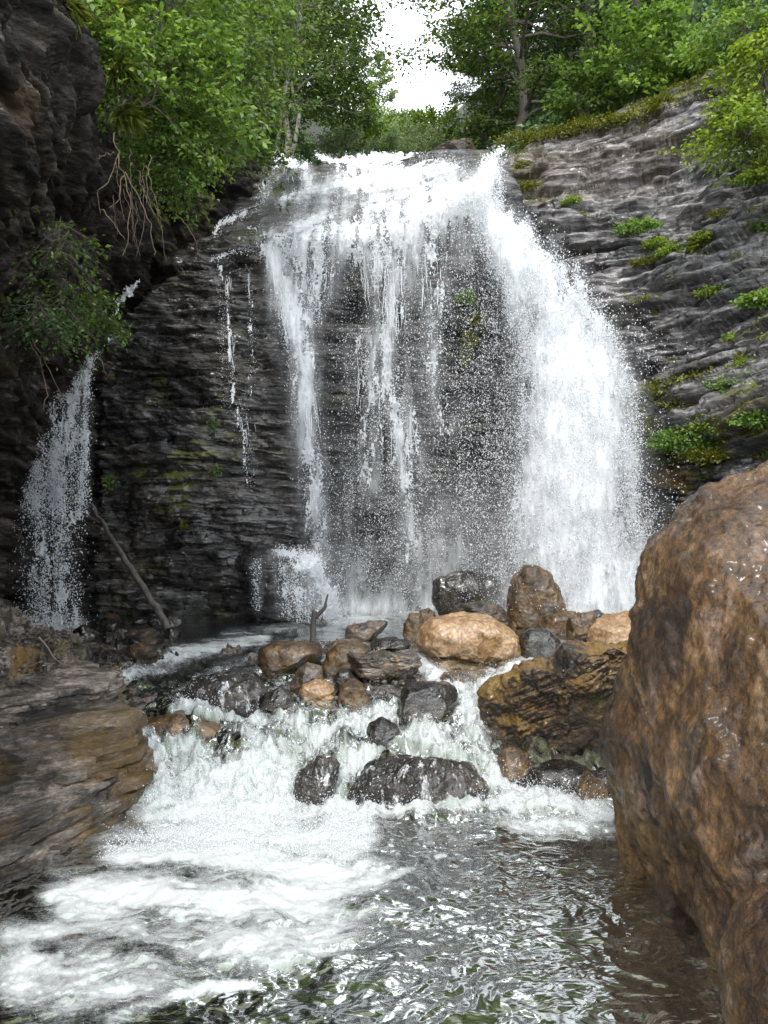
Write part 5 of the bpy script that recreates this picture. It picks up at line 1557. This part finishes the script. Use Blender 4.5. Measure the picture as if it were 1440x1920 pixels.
shrub('bright large-leaved shrub at the top left edge of the cliff', 285, 90, 7.6, 301, spread=.75, height=.9)
shrub('bright shrub hanging over the dark rock below the top left corner', 265, 200, 7.3, 302, spread=.7, height=.7, size=.07)
shrub('bright large-leaved shrub bulging out in the middle of the left cliff', 330, 260, 7.8, 303, spread=.7, height=.75, size=.08)
shrub('leafy shrub trailing down over the dry hanging twigs', 325, 315, 7.9, 304, spread=.5, height=.4, size=.065, droop=.6)
shrub('light green shrub at the very top between cliff and trees', 330, 20, 8.2, 305, spread=.8, height=.8)
shrub('dark green shrub in the notch left of the lip', 430, 270, 10.5, 306, 'leaf_mid', spread=.9, height=.8, size=.08)
shrub('dark green shrub above the notch, under the left trees', 470, 190, 11.8, 307, 'leaf_mid', spread=1.1, height=1.0, size=.09)
shrub('mid green shrub behind the hanging shrubs at mid height', 400, 170, 10.2, 308, 'leaf_mid', spread=1.0, height=1.0, size=.085)
shrub('dark shrub beside the bright shrubs at the top', 420, 80, 10.8, 309, 'leaf_mid', spread=1.1, height=1.1, size=.085)
shrub('dark leafy plant on the shadowed wall at the left', 105, 480, 6.6, 311, 'leaf_mid', spread=.34, height=.3, size=.055, droop=.8, leaves=5, limbs=14, el=(-50, 10))
shrub('dark leafy plant low on the shadowed wall above the side waterfall', 120, 585, 6.9, 312, 'leaf_mid', spread=.34, height=.3, size=.05, droop=.7, leaves=7, limbs=16, el=(-50, 10))
shrub('small shadowed plant at the foot of the overhang', 60, 610, 6.6, 313, 'leaf_dark', spread=.3, height=.25, size=.05, droop=.7, leaves=7, limbs=14, el=(-50, 10))
shrub('leafy sprig reaching over the gully of the side waterfall', 175, 600, 7.6, 314, 'leaf_mid', spread=.28, height=.2, size=.05, droop=.5, leaves=12)
shrub('climbing plant at the top left on the overhanging rock', 185, 110, 6.7, 315, 'leaf_bright', spread=.3, height=.4, size=.075, droop=.5, leaves=9)

GR = 'bushes along the top of the right cliff'
shrub('bright green bush on the edge above the right cliff', 1180, 215, 13.6, 321, 'leaf_bright', size=.12, spread=1.15, height=1.55, lean=(0, -.1), group=GR, name='bush', cat='bush', droop=.15, limbs=30, el=(-10, 40))
shrub('low light green bush on the edge right of the bright bush', 1280, 190, 13.1, 322, 'leaf_bright', size=.12, spread=.75, height=.55, lean=(0, -.1), group=GR, name='bush', cat='bush', droop=.15, el=(-10, 40))
shrub('low bush on the edge left of the bright bush', 1105, 225, 13.8, 323, 'leaf_mid', size=.10, spread=.75, height=.6, lean=(0, -.1), group=GR, name='bush', cat='bush', droop=.15, el=(-10, 40))
shrub('yellow-green bush overhanging the upper right edge', 1440, 170, 9.6, 324, 'leaf_lime', size=.08, spread=.5, height=.55, lean=(-.2, -.2), group=GR, name='bush', cat='bush', droop=.35)
shrub('yellow-green trailing bush on the rock at the right edge', 1405, 255, 9.3, 325, 'leaf_lime', size=.075, spread=.45, height=.4, lean=(-.3, -.2), group=GR, name='bush', cat='bush', droop=.5)
shrub('bright bush in the trees at the top right corner', 1400, 90, 11.5, 326, 'leaf_bright', size=.10, spread=.9, height=.8, lean=(-.1, -.2), group=GR, name='bush', cat='bush')

# plants and moss cushions on the right cliff: placed on the rock surface
Bsm = Pr.reshape(-1, 3)
bpx, bpy_ = pix(Bsm[:, 0], Bsm[:, 1], Bsm[:, 2])


def on_right(px, py):
    i = np.argmin((bpx - px) ** 2 + (bpy_ - py) ** 2)
    return Bsm[i]


def tuft(name, label, cat, p, seed, mat, rad, n, size, group, flat=.6, blades=False, wide=1.0, dirn=(-.5, -.75, .45)):
    g = np.random.RandomState(seed)
    d = g.normal(size=(n, 3)); d /= np.linalg.norm(d, axis=1, keepdims=True)
    nrm = np.array(dirn); nrm = nrm / np.linalg.norm(nrm)
    dn = d @ nrm; d = d - np.minimum(dn, 0)[:, None] * nrm * 1.6
    rr = rad * g.uniform(.25, 1, n) ** .6 * (1 + .5 * pn3(d[:, 0] * 2.5, d[:, 1] * 2.5, d[:, 2] * 2.5, seed))
    pos = d * rr[:, None] * np.array([wide, wide * .8, flat])
    if blades:
        pos *= .35
        dd = d * .9 + nrm * .5 + np.array([0, 0, -.35]); w = .035
    else:
        dd = d + g.normal(0, .6, (n, 3)); w = .85
    nn = g.normal(0, .5, (n, 3)) + np.array([0, -.3, .9])
    V, T = leaf_mesh(pos, dd, nn, size * g.uniform(.5, 1.3, n), w, .25, seed)
    tint = np.repeat(np.clip(g.normal(.5, .22, n), 0, 1), 4)
    o = mk(name, V, T, None, M[mat], attrs={'tint': tint}, loc=tuple(p))
    return tag(o, label, cat, group)


GP = 'plants growing on the right cliff'
RP = [
    (1200, 437, .24, 700, .055, 'leaf_bright', 'fern_clump', 'bright green rounded plant on the ledge in the upper middle of the right cliff'),
    (1268, 478, .20, 500, .05, 'leaf_lime', 'fern_clump', 'yellow-green plant at the left end of the long mossy ledge'),
    (1330, 455, .20, 500, .05, 'leaf_lime', 'moss_cushion', 'yellow-green moss at the right end of the long mossy ledge'),
    (1215, 498, .16, 350, .04, 'moss_tuft', 'moss_cushion', 'dark moss cushion under the bright rounded plant'),
    (1285, 525, .15, 350, .045, 'leaf_bright', 'fern_clump', 'small green plant on the wet ledge below the long mossy one'),
    (1345, 555, .17, 380, .045, 'leaf_lime', 'fern_clump', 'small plant midway down the right cliff near the edge'),
    (1425, 570, .20, 400, .07, 'leaf_bright', 'fern_clump', 'broad-leaved plant at the right edge, halfway down the cliff'),
    (1350, 410, .13, 250, .04, 'moss_tuft', 'moss_cushion', 'small moss cushion high on the right cliff near the edge'),
    (1075, 385, .13, 260, .04, 'leaf_lime', 'moss_cushion', 'small yellow moss cushion beside the top of the torrent'),
    (990, 362, .18, 420, .045, 'moss_tuft', 'moss_cushion', 'moss hanging under the squared ledge by the lip'),
    (985, 318, .12, 260, .035, 'moss_tuft', 'moss_cushion', 'small moss patch on the squared ledge by the lip'),
    (1270, 735, .26, 700, .045, 'moss_tuft', 'moss_cushion', 'dark green moss mat low on the right cliff beside the torrent'),
    (1340, 715, .24, 600, .045, 'moss_tuft', 'moss_cushion', 'dark moss mat right of the lowest wet slab'),
    (1290, 830, .30, 900, .05, 'leaf_bright', 'fern_clump', 'large fern clump just above the huge boulder'),
    (1245, 800, .20, 500, .045, 'moss_tuft', 'fern_clump', 'mossy clump left of the large fern above the boulder'),
    (1330, 860, .18, 400, .045, 'moss_tuft', 'moss_cushion', 'moss hanging at the lower edge of the large fern'),
    (1370, 765, .13, 260, .05, 'leaf_bright', 'fern_clump', 'small rosette plant between moss mats above the boulder'),
    (1420, 690, .22, 500, .06, 'leaf_lime', 'fern_clump', 'yellow-green plant at the right edge above the huge boulder'),
    (1425, 790, .18, 350, .06, 'leaf_bright', 'fern_clump', 'green plant at the right edge just over the boulder top'),
    (1390, 640, .15, 300, .05, 'leaf_lime', 'fern_clump', 'small plant on the dark ledge right of the lowest wet slab'),
    (1400, 725, .24, 500, .05, 'leaf_bright', 'fern_clump', 'green mass of ferns between the dark moss mats and the right edge'),
    (1350, 800, .22, 500, .05, 'leaf_lime', 'fern_clump', 'yellow-green ferns between the large fern clump and the boulder top'),
    (1300, 765, .2, 450, .045, 'moss_tuft', 'moss_cushion', 'moss joining the dark mat to the large fern clump'),
    (1425, 345, .22, 500, .06, 'leaf_lime', 'fern_clump', 'yellow-green leafy plant under the trailing bush at the right edge'),
    (1235, 465, .16, 350, .045, 'leaf_lime', 'moss_cushion', 'pale moss just right of the bright rounded plant'),
    (1425, 430, .15, 300, .06, 'leaf_bright', 'fern_clump', 'small plant at the right edge of the upper cliff'),
]
for i, (px, py, rad, n, sz, mat, nm, lab) in enumerate(RP):
    p = on_right(px, py)
    tuft(nm, lab, 'fern' if nm == 'fern_clump' else 'moss', p + np.array([-.05, -.09, .02]), 400 + i, mat, rad * (1.5 if py > 690 else 1.15), int(n * (3.0 if py > 690 else 2.2)), sz * .8, GP, flat=.45, wide=1.3)
TOPM = [(975, 268), (1030, 262), (1085, 250), (1150, 238), (1215, 222), (1300, 205), (1370, 185)]
TL = ['moss mound on the cliff top right beside the lip', 'moss mound on the cliff top, second from the lip', 'moss strip on the cliff top left of the bright bush', 'moss strip under the bright bush',
      'moss strip under the low light green bush', 'brownish moss bank on the cliff top towards the right edge', 'moss bank at the right end of the cliff top']
for i, (px, py) in enumerate(TOPM):
    p = on_right(px, py)
    tuft('moss_cushion', TL[i], 'moss', p + np.array([0, -.02, .02]), 450 + i, 'moss_tuft', .34, 1100, .04, 'moss along the top of the right cliff', flat=.35, wide=1.35)
for i, (px, py) in enumerate([(1320, 470), (1400, 690), (1250, 860), (1100, 245), (1240, 210), (1430, 330)]):
    p = on_right(px, py)
    tuft('grass_tuft', ['grass blades on the long mossy ledge', 'grass blades at the right edge above the boulder', 'grass blades hanging below the large fern', 'grass blades on the cliff top left of the bright bush',
                        'grass blades on the cliff top under the low bush', 'grass blades at the right edge of the upper cliff'][i], 'grass tuft', p + np.array([-.05, -.08, .02]), 470 + i, 'dry_grass', .2, 200, .22,
         'grass tufts on the right cliff', blades=True)

# low leaves and moss running along the ledges of the right cliff
_mo = bpy.data.objects['cliff.001'].data
_nv = len(_mo.vertices)
_co = np.empty(_nv * 3, np.float32); _mo.vertices.foreach_get('co', _co); _co = _co.reshape(-1, 3)
_ma = np.empty(_nv, np.float32); _mo.attributes['moss'].data.foreach_get('value', _ma)
g = np.random.RandomState(91)
_ids = np.nonzero((_ma > 0.3) & (_co[:, 2] > 1.0))[0]
_cl = fbm3(_co[_ids, 0] * 2.5, _co[_ids, 1] * 2.5, _co[_ids, 2] * 2.5, 3, 12)
_ids = _ids[_cl > 0.02]
_pk = _co[g.choice(_ids, 42000)] + g.normal(0, .014, (42000, 3)) + np.array([-.012, -.02, .012])
V, T = leaf_mesh(_pk, g.normal(0, .6, (42000, 3)) + np.array([-.4, -.5, -.1]), g.normal(0, .5, (42000, 3)) + np.array([-.3, -.5, .7]), .026 * g.uniform(.5, 1.6, 42000), .8, .25, 5)
o = mk('moss_cover', V, T, None, M['moss_tuft'], attrs={'tint': np.repeat(np.clip(g.normal(.5, .25, 42000), 0, 1), 4)})
tag(o, 'low moss and tiny leaves running along the ledges of the right cliff', 'moss', kind='stuff')

# plants on the centre wall
for i, (px, py, rad, n, sz, mat, lab) in enumerate([
        (875, 560, .14, 420, .04, 'leaf_bright', 'green moss crest growing behind the veil of drops'), (895, 600, .13, 360, .04, 'moss_tuft', 'moss strip below the green crest behind the veil'),
        (880, 640, .16, 420, .04, 'moss_tuft', 'dark moss in the middle of the patch behind the veil'), (872, 672, .12, 300, .035, 'moss_tuft', 'lowest moss of the patch behind the veil'),
        (400, 797, .10, 200, .03, 'leaf_mid', 'small green moss on the ledge by the thin thread of water'), (405, 885, .10, 160, .03, 'leaf_mid', 'small fern below the ledge by the thin thread of water'),
        (205, 905, .12, 180, .035, 'leaf_mid', 'small fern on the dark wall right of the side waterfall'), (345, 985, .08, 120, .03, 'moss_tuft', 'small moss tuft low on the dark wall above the leaning log')]):
    Y = float(hit(px, py)) - .12
    tuft('moss_cushion', lab, 'moss', W(px, py, Y), 500 + i, mat, rad, n, sz, 'moss on the wall behind the falls', dirn=(0, -1, .3), flat=1.0, wide=.9)

# grass hanging at the top left
for i, (px, py, Y, lab) in enumerate([(212, 20, 6.9, 'long grass hanging at the very top left'), (235, 215, 6.9, 'long grass hanging over the edge of the overhang'), (225, 130, 6.6, 'grass on the edge of the overhang, between the two longer tufts'),
                                      (120, 15, 5.8, 'dry grass at the top left corner of the overhang')]):
    tuft('grass_tuft', lab, 'grass tuft', W(px, py, Y), 520 + i, 'dry_grass', .22, 150, .17, 'grass tufts on the left overhang', blades=True, dirn=(.6, -.6, -.5))

# ------------------------------------------------------------------ wood
def log_thing(name, label, cat, paths, mat, group=None, wob=.12, sides=9, split=False):
    loc = paths[0][0][0]
    t = Tubes()
    for pts, rad in paths:
        t.add(np.asarray(pts) - np.asarray(loc), rad, sides, wob)
    o = t.build(name, M[mat], None, loc)
    return tag(o, label, cat, group)


def curve(pts, n=14):
    pts = np.asarray(pts, float); t = np.linspace(0, 1, len(pts)); tt = np.linspace(0, 1, n)
    return np.stack([np.interp(tt, t, pts[:, c]) for c in range(3)], 1)


pl = curve([W(326, 1192, 9.0), W(170, 945, 10.4)], 22)
pl += np.random.RandomState(3).normal(0, .008, pl.shape)
log_thing('log', 'long bare grey log leaning against the dark wall', 'log', [(pl, np.linspace(.052, .024, 22))], 'grey_wood', sides=12)
st = curve([W(585, 1218, 8.1), W(587, 1180, 8.1), W(589, 1146, 8.1)], 8)
s2 = curve([W(588, 1160, 8.1), W(600, 1149, 8.08), W(610, 1139, 8.05), W(611, 1128, 8.05), W(615, 1114, 8.05)], 10)
s3 = curve([W(590, 1152, 8.1), W(588, 1143, 8.1)], 3)
log_thing('dead_stick', 'forked dead stick standing upright among the stones', 'stick', [(st, np.linspace(.036, .03, 8)), (s2, np.linspace(.03, .008, 10)), (s3, [.030, .024, .012])], 'grey_wood')

tw = np.random.RandomState(12)
TW = [([(213, 250), (220, 290), (205, 340), (183, 362), (190, 400)], 6.6, 'longest dry twig hanging from the overhang, bent outwards'),
      ([(220, 290), (232, 330), (245, 380), (240, 440), (233, 480)], 6.7, 'dry twig hanging straight down in the middle of the bunch'),
      ([(232, 320), (255, 360), (275, 400), (285, 450), (290, 480)], 6.8, 'dry twig hanging at the right of the bunch'),
      ([(215, 285), (195, 290), (178, 296)], 6.6, 'short dry twig sticking out to the left of the bunch'),
      ([(190, 390), (215, 420), (232, 446)], 6.65, 'lowest dry twig crossing the bunch'),
      ([(228, 330), (225, 370), (205, 388)], 6.7, 'short dry twig curling inside the bunch'),
      ([(330, 400), (352, 425), (368, 455), (374, 480)], 8.0, 'dry twig trailing in front of the dark notch'),
      ([(55, 640), (75, 680), (88, 730), (82, 770)], 7.0, 'dry stem hanging above the side waterfall, leftmost of its bunch'),
      ([(60, 640), (85, 680), (105, 720), (122, 750)], 7.1, 'dry stem hanging above the side waterfall, rightmost of its bunch'),
      ([(110, 640), (150, 655), (185, 672), (200, 700)], 7.4, 'dry stem arching over the top of the side waterfall'),
      ([(265, 560), (285, 590), (290, 640)], 9.5, 'short dry stem at the gully')][:10]
for pts, Y, lab in TW:
    c = curve([W(a, b, Y - .12 * i / len(pts)) for i, (a, b) in enumerate(pts)], 14)
    c += tw.normal(0, .008, c.shape)
    log_thing('dry_twig', lab, 'twig', [(c, np.linspace(.0065, .0025, 14))], 'dry_twig', 'dry twigs hanging from the left cliff', sides=5)
for i in range(14):
    x0, y0 = tw.uniform(205, 300), tw.uniform(270, 400)
    L = tw.uniform(60, 130); Yt = tw.uniform(6.7, 7.6); dx = tw.uniform(-25, 40)
    c = curve([W(x0, y0, Yt), W(x0 + dx * .4 + tw.uniform(-8, 8), y0 + L * .4, Yt - .05), W(x0 + dx, y0 + L, Yt - .1)], 10)
    c += tw.normal(0, .008, c.shape)
    log_thing('dry_twig', 'thin dry twig among those hanging below the left shrubs', 'twig', [(c, np.linspace(.004, .0018, 10))], 'dry_twig', 'thin dry twigs below the left shrubs', sides=4)
log_thing('dry_twig', 'pale bent twig lying on the broken shale of the left bank', 'twig', [(curve([W(73, 1195, 5.75), W(88, 1212, 5.7), W(100, 1232, 5.65), W(118, 1248, 5.6)], 12), np.linspace(.008, .004, 12))], 'dry_twig', sides=5)
